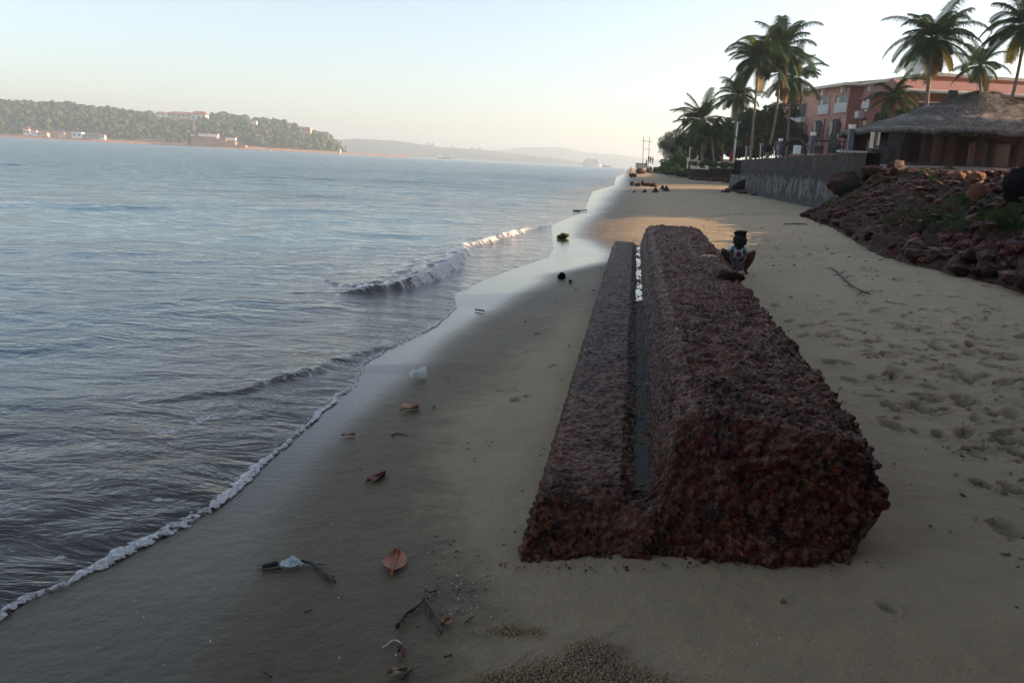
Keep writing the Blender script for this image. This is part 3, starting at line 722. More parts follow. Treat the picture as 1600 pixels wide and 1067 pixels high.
# ------------------------------------------------------------------ retaining walls
def wallmesh(name, p0, p1, z0, z1, th, mat, parent=None, nx=160, nz=30, amp=.03, batter=.0, seed=1):
    a = np.array(p0); b_ = np.array(p1); L = np.linalg.norm(b_-a); d = (b_-a)/L; nrm = np.array([-d[1], d[0]])
    if nrm[0] > 0: nrm = -nrm
    s = np.linspace(0, 1, nx); prof = [(0, z0+(z1-z0)*t) for t in np.linspace(0, 1, nz)]+[(-th*t, z1) for t in np.linspace(.1, 1, 6)]+[(-th, z0)]
    rows = []
    for si in s:
        c = a+(b_-a)*si
        rows.append([(c[0]+nrm[0]*(o+batter*(1-(z-z0)/(z1-z0)) if o == 0 else o), c[1]+nrm[1]*o, z) for o, z in prof])
    G = np.array(rows); x, y, z = (G[..., i].ravel() for i in range(3))
    D = (amp*fbm3(x*1.3, y*1.3, z*1.3, 5, seed)+amp*.5*fbm3(x*6, y*6, z*6, 3, seed+3)).reshape(G.shape[:2])
    G[..., 0] += D*nrm[0]; G[..., 1] += D*nrm[1]; G[..., 2] += D*.5*(G[..., 2] > z1-.01)
    o = np_mesh(name, G.reshape(-1, 3), grid_faces(*G.shape[:2]), mat, parent)
    mb = MB()                                   # close the ends
    for c in (a, b_): mb.prism([(c[0]+nrm[0]*.0, c[1]+nrm[1]*0), (c[0]-nrm[0]*th, c[1]-nrm[1]*th), (c[0]-nrm[0]*th+d[0]*.05, c[1]-nrm[1]*th+d[1]*.05), (c[0]+d[0]*.05, c[1]+d[1]*.05)], z0, z1-.02)
    return o
tw = thing('retaining_wall', 'tall dark concrete retaining wall streaked with white, behind the beach', 'wall', (0, 0, 0))
wallmesh('upper_wall', (15.62, 60), (12.05, 29.5), 1.55, 2.66, .5, M['seawall'], tw, amp=.06, seed=3)
wallmesh('lower_wall', (15.12, 60.3), (11.7, 30.5), -.1, 1.62, .9, M['seawall'], tw, amp=.10, batter=.12, seed=7)
wallmesh('end_wall', (27.0, 61.0), (15.3, 60.2), -.1, 2.6, .5, M['seawall'], tw, nx=40, amp=.06, seed=9)
lw = wallmesh('retaining_wall', (28.6, 152), (26.2, 62), -.1, 2.22, .6, M['rock_black'], None, nx=200, amp=.22, batter=.35, seed=15)
tag(lw, 'low dark rough stone wall below the coconut palms', 'wall')
rk(RM[1], 1192, 283, 53, (.9, .7, 1.2), 'dark leaning rock lump against the foot of the tall wall', name='boulder', cat='boulder', tilt=.7)
rk(RB[1], 1170, 292, 53, (1.0, .4, .5), 'low black debris rock beside the leaning lump at the wall', name='boulder', cat='boulder', tilt=-.3)
for i, (px, py, s) in enumerate([(1140, 299, .3), (1150, 300, .35), (1160, 303, .3), (1175, 303, .28), (1187, 301, .25), (1202, 307, .3), (1132, 301, .2), (1180, 306, .22)]):
    p = atg(px, py); rock(rr.choice(RM+RG), (p.x, p.y, p.z), (s*1.6, s, s*.8), i, 'small dark rock lying in the debris at the foot of the tall wall', 'debris rocks at the tall wall')
# rocks tumbled along the low wall
for i in range(26):
    px = 1070+i*3.6; pyb = 277+(px-1060)*.095+rr.uniform(-1, 2.5); p = atg(px, pyb); s = rr.uniform(.25, .6)
    rock(rr.choice(RM+RG), (p.x+.3, p.y, p.z+.1), (s*1.3, s, s*.8), i, 'dark rock heaped along the foot of the low stone wall', 'rocks along the low wall')
# ruined blocks out on the far beach
def peak(px, py, wpx, hpx, label, g=None):
    p = atg(px, py); k = p.y/FPX; mb = bmesh.new(); bmesh.ops.create_cone(mb, cap_ends=True, segments=5, radius1=wpx*k*.5, radius2=wpx*k*.06, depth=hpx*k)
    bmesh.ops.subdivide_edges(mb, edges=mb.edges[:], cuts=3, use_grid_fill=True)
    for v in mb.verts:
        v.co.z += hpx*k*.45; v.co += Vector((mnoise.noise(v.co*3+Vector((px, 0, 0))), mnoise.noise(v.co*3+Vector((0, px, 0))), mnoise.noise(v.co*3)))*wpx*k*.07
    me = bpy.data.meshes.new('stone_stub'); mb.to_mesh(me); mb.free(); me.materials.append(M['rock']); o = bpy.data.objects.new('stone_stub', me); link(o); o.location = p; o.scale = (1, .8, 1)
    return tag(o, label, 'rock', g)
G_ = 'stubs of broken stone in a row'
peak(991, 301, 6, 3.5, 'smallest and leftmost stub in the row of dark stubs', G_); peak(1007, 301, 10, 6, 'second dark stub from the left in the row', G_); peak(1024, 301, 13, 9, 'third dark stub from the left, with a tilted tip', G_); peak(1041, 299, 15, 9, 'rightmost and widest dark stub in the row', G_)
peak(1035, 296, 9, 7, 'brown stub just behind the widest one', G_)
for i, (px, py, w_, h_) in enumerate([(988, 287, 9, 8), (996, 288, 10, 7), (1005, 287, 8, 10), (1012, 288, 10, 6), (1021, 289, 12, 7)]):
    p = atg(px, py+3); k = p.y/FPX
    rock(RM[i % 7], (p.x, p.y, p.z+h_*k*.3), (w_*k*.6, w_*k*.5, h_*k*.55), i, ['leftmost', 'second', 'tallest middle', 'fourth', 'rightmost'][i]+' lump of the broken dark red ruin near the waterline', 'lumps of the broken ruin', name='boulder', cat='boulder')
for i, (px, py, w_, h_) in enumerate([(990, 277, 12, 7), (1001, 272, 16, 12), (1013, 270, 12, 10), (1022, 270, 10, 6)]):
    p = atg(px, py); k = p.y/FPX
    rock((RM[i] if i < 2 else RG[i-2]), (p.x, p.y, p.z+h_*k*.3), (w_*k*.6, w_*k*.5, h_*k*.6), i+3, ['low dark red boulder at the far waterline', 'large dark red boulder below the grey concrete block', 'pale brown boulder right of the concrete block', 'low brown boulder beside the far green shrubs'][i], name='boulder', cat='boulder')
# ------------------------------------------------------------------ vegetation
def leaf_cloud(n, centers, size, r, flat=.0, aspect=.45):
    """quads scattered in ellipsoidal clumps: centers = [(c, (rx,ry,rz), weight)]"""
    w_ = np.array([c[2] for c in centers], float); w_ /= w_.sum(); idx = r.choice(len(centers), n, p=w_)
    cc = np.array([c[0] for c in centers]); rr_ = np.array([c[1] for c in centers])
    dv = r.normal(size=(n, 3)); dv /= np.linalg.norm(dv, axis=1)[:, None]; rad = r.uniform(.35, 1, n)**.6
    P = cc[idx]+dv*rr_[idx]*rad[:, None]
    a = r.normal(size=(n, 3))+dv*.3; a /= np.linalg.norm(a, axis=1)[:, None]
    b_ = np.cross(a, r.normal(size=(n, 3))); b_ /= np.linalg.norm(b_, axis=1)[:, None]
    s = (size*r.uniform(.6, 1.4, n))[:, None]
    V = np.stack([P-a*s, P+b_*s*aspect, P+a*s, P-b_*s*aspect], 1).reshape(-1, 3)
    F = np.arange(4*n).reshape(n, 4); return V, F
def clumps(c, R_, n, r, cs=.38):
    out = []
    for _ in range(n):
        d = r.normal(size=3); d /= np.linalg.norm(d); q = r.uniform(.3, .85)
        s = cs*r.uniform(.6, 1.3); out.append(((c[0]+d[0]*R_[0]*q, c[1]+d[1]*R_[1]*q, c[2]+d[2]*R_[2]*q), (R_[0]*s, R_[1]*s, R_[2]*s*.8), s))
    return out
def tree(base, cc, R_, n, size, label, mat, seed, name='leafy_tree', cat='tree', group=None, trunkr=.18, ncl=16, bark=None, aspect=.5):
    r = np.random.default_rng(seed); t = thing(name, label, cat, base, 0, group); bz = Vector(base)
    loc = Vector(cc)-bz; cl = clumps(loc, R_, ncl, r); V, F = leaf_cloud(n, cl, size, r, aspect=aspect)
    np_mesh('crown', V, F, mat, t, smooth=False)
    mb = MB(); top = loc*.75; mb.tube([(0, 0, -.3), loc*.25+Vector((.1, 0, 0)), loc*.5, top], [trunkr, trunkr*.8, trunkr*.6, trunkr*.3])
    for c, s, _ in cl[:9]: mb.tube([loc*.45, (loc*.45+Vector(c))*.5+Vector((0, 0, .2)), Vector(c)], [trunkr*.4, trunkr*.25, trunkr*.08], 5)
    mb.build('trunk', bark or M['bark'], t, True); return t
def frond(r, L, droop, az, el, width, nleaf, V, F, wl=.05, tip=0):
    """one palm frond as a curved rachis with hanging leaflets"""
    d = Vector((cos(az)*cos(el), sin(az)*cos(el), sin(el))); p = Vector((0, 0, 0)); pts = [p.copy()]; dirs = [d.copy()]; ns = 14
    for i in range(ns):
        d = (d+Vector((0, 0, -droop*(.4+1.2*i/ns)/ns*2))).normalized(); p = p+d*(L/ns); pts.append(p.copy()); dirs.append(d.copy())
    def ev(t):
        q = t*ns; i = min(int(q), ns-1); f_ = q-i; return pts[i].lerp(pts[i+1], f_), dirs[i].lerp(dirs[i+1], f_).normalized()
    for i in range(ns):
        w0 = .035*(1-i/ns)+.012; sd = dirs[i].cross(Vector((0, 0, 1)));
        if sd.length < .05: sd = Vector((1, 0, 0))
        sd.normalize(); o = len(V); a, b_ = pts[i], pts[i+1]; up = sd.cross(dirs[i])*w0
        V += [a-sd*w0, a+sd*w0, b_+sd*w0, b_-sd*w0, a+up, b_+up]; F += [(o, o+1, o+2, o+3), (o, o+4, o+5, o+3)]
    for k in range(nleaf):
        t = .13+.87*k/nleaf; P, D = ev(t); sd = D.cross(Vector((0, 0, 1)))
        if sd.length < .05: sd = Vector((1, 0, 0))
        sd.normalize(); upv = sd.cross(D); ll = width*(sin(pi*min(1, t*.82+.14))**.6)*r.uniform(.85, 1.1)
        for sg in (-1, 1):
            hang = r.uniform(.5, 1.3); ld = (sd*sg*.75+D*.55+upv*.18).normalized(); tipd = (ld+Vector((0, 0, -hang*1.3))).normalized()
            mid = P+ld*ll*.45; end = mid+tipd*ll*.55; wv = D*wl*.5
            o = len(V); V += [P-wv, P+wv, mid+wv*1.2, mid-wv*1.2, end]; F += [(o, o+1, o+2, o+3), (o+3, o+2, o+4, o+4)]
def palm(px_b, px_c, py_c, y, L, label, seed, n=30, yellow=1, dry=1, bend=0, tr=.16, zb=None, skirt=False, young=0, nleaf=60, el_bias=0., yb=None):
    r = random.Random(seed); c = at(px_c, py_c, y); q = at(px_b, 255, yb or y)
    zb = terr_z(q.x, q.y)-.1 if zb is None else zb
    t = thing('coconut_palm', label, 'palm tree', (q.x, q.y, zb), 0, 'coconut palms along the shore')
    B = Vector((0, 0, 0)); T = c-Vector((q.x, q.y, zb)); pts = []
    for i in range(13):
        s = i/12; p = B.lerp(T, s); p += Vector((bend*sin(pi*s), 0, 0)); pts.append(p)
    mb = MB(); mb.tube(pts, [tr*(1.35-.5*min(1, i/3)-.25*i/12) for i in range(13)], 10); mb.build('trunk', M['palmbark'], t, True)
    sets = {'crown': ([], []), 'yellow_frond': ([], []), 'dry_frond': ([], []), 'young_frond': ([], [])}
    jobs = []
    for i in range(n):
        a = i*2.39996+r.uniform(-.5, .5); e = 1.3-1.9*(i/n)+r.uniform(-.22, .22)+el_bias; jobs.append(('crown', a, e))
    for i in range(yellow): jobs.append(('yellow_frond', r.uniform(0, 6.28), r.uniform(-.9, -.2)))
    for i in range(dry): jobs.append(('dry_frond', r.uniform(0, 6.28), r.uniform(-1.4, -.9)))
    for i in range(young): jobs.append(('young_frond', r.uniform(0, 6.28), r.uniform(.9, 1.45)))
    for kind, a, e in jobs:
        V, F = sets[kind]; v2 = []; f2 = []
        frond(r, L*(r.uniform(.62, 1.12) if kind == 'crown' else r.uniform(.8, 1))*(.8 if kind in('dry_frond', 'young_frond', 'yellow_frond') else 1), r.uniform(.35, 1.1) if e > .2 else r.uniform(.2, .85), a, e, L*.29, nleaf, v2, f2, wl=L*.011)
        o = len(V); V += [tuple(Vector(p)+T) for p in v2]; F += [tuple(i+o for i in f) for f in f2]
    mats = {'crown': 'palmleaf', 'yellow_frond': 'palmyellow', 'dry_frond': 'palmdry', 'young_frond': 'palmyoung'}
    for kd, (V, F) in sets.items():
        if V:
            me = bpy.data.meshes.new(kd); me.from_pydata(V, [], [f if f[2] != f[3] else f[:3] for f in [tuple(f) for f in F]] if True else F); me.materials.append(M[mats[kd]]); link(bpy.data.objects.new(kd, me), t)
    mb = MB()
    for i in range(9):
        a = r.uniform(0, 6.28); cc = T+Vector((cos(a)*.2, sin(a)*.2, -.25-r.random()*.25)); mb.tube([cc+Vector((0, 0, .13)), cc+Vector((0, 0, .07)), cc, cc-Vector((0, 0, .1))], [.03, .11, .12, .04], 6)
    mb.build('coconuts', M['palmyellow'], t, True)
    return t
palm(1098, 1098, 188, 92, 3.6, 'low full coconut palm, leftmost of the palms, behind the low wall', 1, n=32, young=3, tr=.2, yellow=2)
palm(1146, 1152, 150, 100, 3.7, 'sparse coconut palm just right of the leftmost one', 2, n=30, yellow=1)
palm(1172, 1186, 93, 86, 4.1, 'tall straight-trunked palm, left one of the tallest pair', 3, n=36, young=1)
palm(1194, 1219, 80, 88, 4.6, 'tallest palm of the left cluster, with a curved leaning trunk', 4, n=38, bend=.5, yellow=2)
palm(1228, 1238, 122, 96, 4.0, 'palm with drooping yellowish fronds in front of the left end of the hotel', 5, n=32, yellow=4, dry=3)
palm(1168, 1166, 208, 104, 3.0, 'short palm with yellow green fronds behind the white pole', 6, n=22, yellow=3)
palm(1128, 1133, 205, 110, 3.0, 'short dark palm between the leftmost palms', 16, n=20, yellow=1)
palm(1442, 1459, 62, 62, 3.6, 'tall thick palm with yellow hanging fronds, in front of the red tiled roof', 7, n=38, yellow=3, dry=2, tr=.2, bend=-.1)
palm(1540, 1531, 102, 74, 2.9, 'small palm above the thatched roof, between the two tall right-hand palms', 8, n=22, yellow=2)
palm(1545, 1603, 42, 58, 3.7, 'palm with a dark leaning trunk at the right edge of the photo', 9, n=32, yellow=2, bend=.35, tr=.15)
palm(1388, 1398, 152, 66, 2.3, 'small bushy palm in front of the hotel balconies', 10, n=22, yellow=1, tr=.13)
palm(1118, 1112, 214, 90, 2.8, 'short palm with drooping dark fronds beside the leftmost palm', 17, n=20, yellow=1, dry=1)
def trs(px, py, y, zoff=0):
    p = at(px, py, y); return p
for i, (px, py, y, rx, rz_, mat, lab) in enumerate([(1195, 205, 112, 3.0, 2.6, 'leaf', 'olive green broadleaf tree between the palm trunks, left one'), (1218, 190, 108, 2.8, 3.3, 'leaf', 'dense dark broadleaf tree at the left end of the hotel'),
        (1235, 215, 104, 2.0, 2.4, 'leafdark', 'dark low broadleaf tree touching the hotel corner'), (1170, 195, 116, 2.6, 2.6, 'leaf', 'broadleaf tree seen behind the palm beside the white pole'), (1130, 215, 122, 2.8, 2.6, 'leafdark', 'dark broadleaf tree behind the leftmost palms'), (1080, 222, 126, 2.4, 3.0, 'leafdark', 'dark broadleaf tree just left of the leftmost palm'), (1112, 232, 118, 2.6, 2.2, 'leaf', 'low green broadleaf tree hanging over the cream wall'), (1152, 226, 112, 2.4, 2.2, 'leafdark', 'dark green broadleaf tree behind the tall white lamp pole'), (1182, 228, 108, 2.2, 2.0, 'leaf', 'low olive tree at the foot of the two tallest palms'), (1415, 190, 76, 2.2, 1.8, 'leafdark', 'grey green bush growing in front of the hotel below the small palm')]):
    c = at(px, py, y); tree((c.x, c.y, terr_z(c.x, c.y)-.1), tuple(c), (rx, rx, rz_), 8500, .15, lab, M[mat], 50+i, ncl=18, group='broadleaf trees behind the palms')
c = at(1054, 228, 150); tree((c.x, c.y, 1.2), tuple(c), (2.9, 2.6, 3.3), 14000, .24, 'feathery grey green casuarina tree standing left of the palms', M['needle'], 70, name='casuarina_tree', ncl=26, aspect=.09)
for i, (px, py, y, rx, rz_) in enumerate([(1043, 259, 150, 2.0, 1.3), (1056, 255, 140, 2.4, 1.6), (1066, 250, 134, 2.2, 2.0), (1030, 264, 160, 1.6, .8), (1050, 267, 138, 1.9, .7), (1075, 256, 130, 1.6, 1.4)]):
    c = at(px, py, y); tree((c.x, c.y, c.z-rz_), tuple(c), (rx, rx*.8, rz_), 2200, .15, ['bright green shrub at the left end of the thicket', 'tall green shrub in the middle of the thicket', 'dark green shrub under the casuarina tree', 'lowest green shrub next to the people on the rocks', 'low grassy shrub in front of the thicket', 'green shrub at the left end of the cream wall'][i], M['shrub'], 80+i, name='shrub', cat='shrub', group='shrubs beyond the low wall', trunkr=.05, ncl=10)
for i in range(11):
    px = 1080+i*7; c = at(px, 258, 88); tree((c.x, c.y, 2.1), (c.x, c.y, 2.45), (.5, .4, .35), 350, .09, 'small green plant in the row along the top of the low wall', M['shrub'], 100+i, name='shrub', cat='shrub', group='plants on the low wall', trunkr=.02, ncl=5)
# ------------------------------------------------------------------ hotel, roofed house, thatched hut
def wall_hit(px, P0, P1):
    d = ray(px, 200); dx, dy = d.x, d.y; ex, ey = P1[0]-P0[0], P1[1]-P0[1]
    # CAM + t*(dx,dy) = P0 + s*e ; small roll error ignored
    det = dx*(-ey)+dy*ex; t = (P0[0]*(-ey)+P0[1]*ex)/det; s = (dx*P0[1]-dy*P0[0])/det
    return t, s
def z_at(py, px, t):
    d0 = ray(px, 200); Yv = d0.y*t; return at(px, py, Yv).z
class Wall:
    def __init__(s, P0, P1): s.a = Vector((*P0, 0)); s.b = Vector((*P1, 0)); s.L = (s.b-s.a).length; s.u = (s.b-s.a).normalized(); n = Vector((-s.u.y, s.u.x, 0)); s.n = n if n.dot(s.a) < 0 else -n
    def pt(s, q, z, o=0): return s.a+s.u*q+s.n*o+Vector((0, 0, z))
    def px(s, x): t, f = wall_hit(x, (s.a.x, s.a.y), (s.b.x, s.b.y)); return f*s.L
    def z(s, x, y): t, f = wall_hit(x, (s.a.x, s.a.y), (s.b.x, s.b.y)); return z_at(y, x, t)
    def panel(s, mb, poly, o0, o1):
        n = len(poly); vs = [s.pt(q, z, o0) for q, z in poly]+[s.pt(q, z, o1) for q, z in poly]
        mb.add(vs, [tuple(range(n))[::-1], tuple(range(n, 2*n))]+[(i, (i+1) % n, n+(i+1) % n, n+i) for i in range(n)])
    def rect(s, mb, q0, q1, z0, z1, o0, o1): s.panel(mb, [(q0, z0), (q1, z0), (q1, z1), (q0, z1)], o0, o1)
    def opening(s, q0, q1, z0, z1, parent, arch=False, rail=0, frame=True, mat='glass', split=True):
        top = []
        if arch:
            r_ = (q1-q0)/2; c = (q0+q1)/2; zz = z1-abs(r_)*.75
            top = [(c+r_*cos(a), zz+abs(r_)*.75*sin(a)) for a in [pi*k/10 for k in range(11)]]
            poly = [(q0, z0), (q1, z0)]+top
        else: poly = [(q0, z0), (q1, z0), (q1, z1), (q0, z1)]
        g = MB(); s.panel(g, poly, .0, .03); o = g.build('window', M[mat], parent)
        f = MB(); tk = .09
        s.rect(f, q0-tk, q0, z0, z1-(abs(q1-q0)*.37 if arch else 0), .0, .10); s.rect(f, q1, q1+tk, z0, z1-(abs(q1-q0)*.37 if arch else 0), .0, .10)
        s.rect(f, q0-tk, q1+tk, z0-.12, z0, .0, .14)
        if not arch: s.rect(f, q0-tk, q1+tk, z1, z1+tk, 0, .10)
        if split: s.rect(f, (q0+q1)/2-.03, (q0+q1)/2+.03, z0, z1-.1, .03, .06)
        if frame: f.build('frame', M['pink'], o)
        if split:
            cu = MB(); s.rect(cu, q0+.08*(q1-q0), q0+.30*(q1-q0), z0+.1, z1-.3, .031, .045); cu.build('curtain', M['cream'], o)
        if rail:
            rl = MB(); s.rect(rl, q0, q1, z0, z0+rail, .12, .16); rl.build('railing', M['rail'], o)
        return o
ht = thing('hotel_building', 'three storey pink hotel with arched openings and white balcony rails behind the palms', 'building', (40, 105, 3))
def hotel():
    A, B, B2, D = (36.9, 121.), (39.7, 104.8), (41.2, 104.3), (43.5, 92.)
    z0, z1 = 2.6, 12.75
    inv = Matrix.Translation(-Vector(ht.location))
    def put(o): o.matrix_parent_inverse = inv; return o
    mb = MB(); mb.prism([A, B, B2, D, (74, 96), (70, 127), (40, 124)], z0, z1); put(mb.build('wall', M['pink'], ht))
    W1 = Wall(A, B); W2 = Wall(B, B2); W3 = Wall(B2, D)
    rd = MB(); W2.rect(rd, .02, W2.L-.02, z0, z1-.02, .01, .035); put(rd.build('red_wall_panel', M['redwall'], ht))
    # roof slab and tiles
    rf = MB(); rf.prism([(35.7, 122), (38.7, 103.6), (40.4, 103.2), (42.5, 90.6), (76, 95), (72, 129)], z1, z1+.32); put(rf.build('roof_slab', M['cream'], ht))
    tl = MB(); e = [(36.0, 122), (39.0, 103.9), (40.8, 103.4), (43, 91), (76, 95), (72, 129)]
    tl.add([(x, y, z1+.33) for x, y in e]+[(46, 116, z1+1.7), (50, 102, z1+1.7), (66, 106, z1+1.7)], [(0, 1, 6), (1, 2, 7, 6), (2, 3, 7), (3, 4, 8, 7), (4, 5, 8), (5, 0, 6, 8)])
    put(tl.build('roof', M['tile'], ht))
    for W, px in ((W1, 1283), (W1, 1313), (W3, 1355), (W3, 1385)): bk = MB(); q = W.px(px); W.rect(bk, q-.15, q+.15, z1-.7, z1-.003, .02, .5); put(bk.build('roof_bracket', M['white'], ht))
    def op(W, x0, x1, ytop, ybot, **k):
        q0, q1 = sorted((W.px(x0), W.px(x1))); xm = (x0+x1)/2; zt, zb = W.z(xm, ytop), W.z(xm, ybot)
        return put(W.opening(q0, q1, zb, zt, ht, **k))
    op(W1, 1276, 1292, 151.5, 178.5, rail=1.15); op(W1, 1301, 1320, 147.5, 176, rail=1.15)
    op(W1, 1270, 1286, 188, 218, arch=True, rail=0, mat='dark'); op(W1, 1294.5, 1315, 185.5, 217, arch=True, rail=0, mat='dark')
    op(W1, 1259, 1262.5, 196, 221, split=False, mat='dark')
    # balcony bay at the left end
    for (yt, yb) in ((163, 187), (194, 222)):
        o = op(W1, 1240, 1257, yt, yb, split=True, mat='dark')
    for y_ in (189.5, 223.5):
        q0, q1 = sorted((W1.px(1237), W1.px(1259))); s_ = MB(); zc = W1.z(1248, y_); W1.rect(s_, q0, q1, zc-.25, zc+.42, .14, .9); put(s_.build('balcony', M['rail'], ht))
    for x0, x1 in ((1256, 1269), (1277, 1291), (1298, 1318)): op(W1, x0, x1, 225 if x0 > 1290 else 228, 240, split=False, mat='dark', frame=False)
    # dark drain stains are pipes
    for px in (1288, 1311):
        pp = MB(); q = W1.px(px); W1.rect(pp, q-.05, q+.05, z0, z1-3.6, .02, .1); put(pp.build('drain_pipe', M['wood'], ht))
    # recessed bay with balconies
    for yt, yb in ((146, 176), (184, 214)):
        op(W3, 1345, 1372, yt, yb, mat='dark'); op(W3, 1378, 1404, yt-4, yb-5, mat='dark')
    for x0, x1, y_ in ((1337, 1350, 181), (1353, 1373, 165), (1379, 1405, 160), (1379, 1405, 196)):
        q0, q1 = sorted((W3.px(x0 if x0 > 1343 else 1344), W3.px(x1))); s_ = MB(); zc = W3.z((x0+x1)/2, y_); W3.rect(s_, q0, q1, zc-.35, zc+.45, .14, 1.0); put(s_.build('balcony', M['rail'], ht))
hotel()
def house2():
    x0 = at(1408, 130, 84).x; x1 = 84; ze = at(1500, 145, 83).z; zr = at(1500, 127.5, 88).z
    t = thing('tiled_roof_building', 'long low building with a red tiled roof behind the thatched hut', 'building', (x0, 84, 2.6)); inv = Matrix.Translation(-Vector(t.location))
    mb = MB(); mb.prism([(x0+.8, 84), (x1, 84), (x1, 93), (x0+.8, 93)], 2.4, ze); o = mb.build('wall', M['redwall'], t); o.matrix_parent_inverse = inv
    rf = MB(); rf.add([(x0, 82.8, ze), (x1, 82.8, ze), (x1, 88.5, zr), (x0+1, 88.5, zr), (x0, 94, ze), (x1, 94, ze), (x0, 82.8, ze-.12), (x1, 82.8, ze-.12), (x0, 94, ze-.12)], [(0, 1, 2, 3), (3, 2, 5, 4), (0, 3, 4), (6, 7, 1, 0), (8, 6, 0, 4)]); o = rf.build('roof', M['tile'], t); o.matrix_parent_inverse = inv
    for i in range(46):
        pass
    g = MB(); g.tube([(x0, 82.7, ze-.06), (x1, 82.7, ze-.06)], .16, 8); o = g.build('gutter', M['cream'], t); o.matrix_parent_inverse = inv
    for i in range(9):
        x = x0+3+i*4.2; wv = MB(); wv.box((x, 83.96, ze-1.9), (1.8, .1, 1.7)); f = MB(); f.box((x, 83.93, ze-.95), (2.1, .14, .14)); f.box((x, 83.93, ze-2.85), (2.1, .14, .14))
        a = wv.build('window', M['glass'], t); a.matrix_parent_inverse = inv; b_ = f.build('frame', M['cream'], a)
house2()
M['hutwall'] = simple('hut_wall', (.05, .02, .015), .85, .3, 2, .2)
def hut():
    cx, cy, a, b_ = 23.7, 44.2, 6.5, 6.3; zf, ze, zt = 2.55, 4.15, 6.45
    t = thing('thatched_hut', 'open hut with a wide shaggy grey thatched roof above the bank', 'hut', (cx, cy, zf)); o3 = Vector((cx, cy, zf))
    n1, n2 = 150, 46; ang = np.linspace(0, 2*pi, n1, endpoint=False); tt = np.linspace(0, 1, n2)
    A, T_ = np.meshgrid(ang, tt, indexing='ij')
    se = lambda c, p: np.sign(c)*np.abs(c)**p
    ex, ey = se(np.cos(A), .8)*a, se(np.sin(A), .8)*b_; rx, ry = np.clip(np.cos(A)*6, -1, 1)*.35, 0*A
    X = ex*(1-T_)+rx*T_; Y = ey*(1-T_)+ry*T_; Z = (ze-zf)+(zt-ze)*(T_**1.02)
    x, y, z = X.ravel(), Y.ravel(), Z.ravel(); D = (.14*fbm3(x*1.2, y*1.2, z*1.2, 4, 3)+.10*fbm3(x*5, y*5, z*5, 3, 5)+.05*np.sin(z*9)).reshape(X.shape)*(T_ < .97)
    Z = Z+D; V = np.stack([X, Y, Z], -1); Vi = V.copy(); Vi[..., 2] -= .2; Vi[:, :, :2] *= .99
    nV = np.concatenate([V.reshape(-1, 3), Vi.reshape(-1, 3)]); i = np.arange(n1)[:, None]; j = np.arange(n2-1)[None]; i2 = (i+1) % n1
    Ft = np.stack(np.broadcast_arrays(i*n2+j, i2*n2+j, i2*n2+j+1, i*n2+j+1), -1).reshape(-1, 4); k_ = n1*n2; Fb = Ft[:, ::-1]+k_
    i = np.arange(n1); i2 = (i+1) % n1; Fe = np.stack([i*n2, i*n2+k_, i2*n2+k_, i2*n2], -1)
    roof = np_mesh('roof', nV, np.concatenate([Ft, Fb, Fe]), M['thatch'], t)
    r = np.random.default_rng(8); n = 15000; ai = r.uniform(pi*.75, 2.05*pi, n); ti = r.uniform(-.03, 1, n)**1.0
    px_ = se(np.cos(ai), .8)*a*(1-ti)+np.clip(np.cos(ai)*6, -1, 1)*.35*ti; py_ = se(np.sin(ai), .8)*b_*(1-ti); pz = (ze-zf)+(zt-ze)*np.maximum(ti, 0)**1.02+.03
    out = np.stack([np.cos(ai)*a, np.sin(ai)*b_, np.full(n, -(zt-ze)*1.3)], -1); out /= np.linalg.norm(out, axis=1)[:, None]; out += r.normal(0, .22, (n, 3)); out[:, 2] += .12
    P = np.stack([px_, py_, pz], -1); sd = np.cross(out, np.array([0, 0, 1.])); sd /= np.linalg.norm(sd, axis=1)[:, None]; ln_ = r.uniform(.15, .5, n)[:, None]; wv = .014
    V = np.stack([P-sd*wv, P+sd*wv, P+out*ln_+sd*wv*.4, P+out*ln_-sd*wv*.4], 1).reshape(-1, 3)
    np_mesh('thatch_straw', V, np.arange(4*n).reshape(n, 4), M['thatch'], roof, smooth=False)
    def bx(name, c, d, mat, p=t, rz=0): mb = MB(); mb.box(Vector(c)-o3, d, rz); return mb.build(name, M[mat], p)
    bx('floor', (cx, cy, zf-.05), (11.5, 10.5, .25), 'dark')
    bx('back_wall', (cx+.3, cy+4.4, zf+.9), (10, .25, 1.9), 'hutwall')
    for i, (px, Y_) in enumerate([(1462, 39.5), (1483, 40), (1530, 39.2), (1592, 39.5), (1620, 40), (1412, 41.5)]):
        q = at(px, 240, Y_); bx('post', (q.x, q.y, zf+.72), (.28, .28, 1.55), 'wood' if i % 2 else 'hutwall')
    q = at(1452, 240, 40.4); bx('pillar', (q.x, q.y, zf+.7), (.75, .4, 1.4), 'hutwall')
    q = at(1477, 240, 41); bx('pillar', (q.x, q.y, zf+.7), (.7, .4, 1.4), 'wood')
    q = at(1545, 240, 42); o = bx('window_panel', (q.x, q.y, zf+.62), (2.0, .08, 1.25), 'glass')
    q = at(1372, 236, 41.5); bx('counter', (q.x+.3, q.y, zf+.55), (1.5, .7, 1.1), 'dark')
    q = at(1385, 236, 42.5); bx('shutter', (q.x, q.y, zf+.9), (.8, .1, 1.3), 'dark')
hut()
def bx_thing(name, label, cat, px, py, y, d, mat, group=None, rz=0):
    p = at(px, py, y); mb = MB(); mb.box((0, 0, d[2]/2), d, rz); o = mb.build(name, M[mat]); o.location = p; return tag(o, label, cat, group)
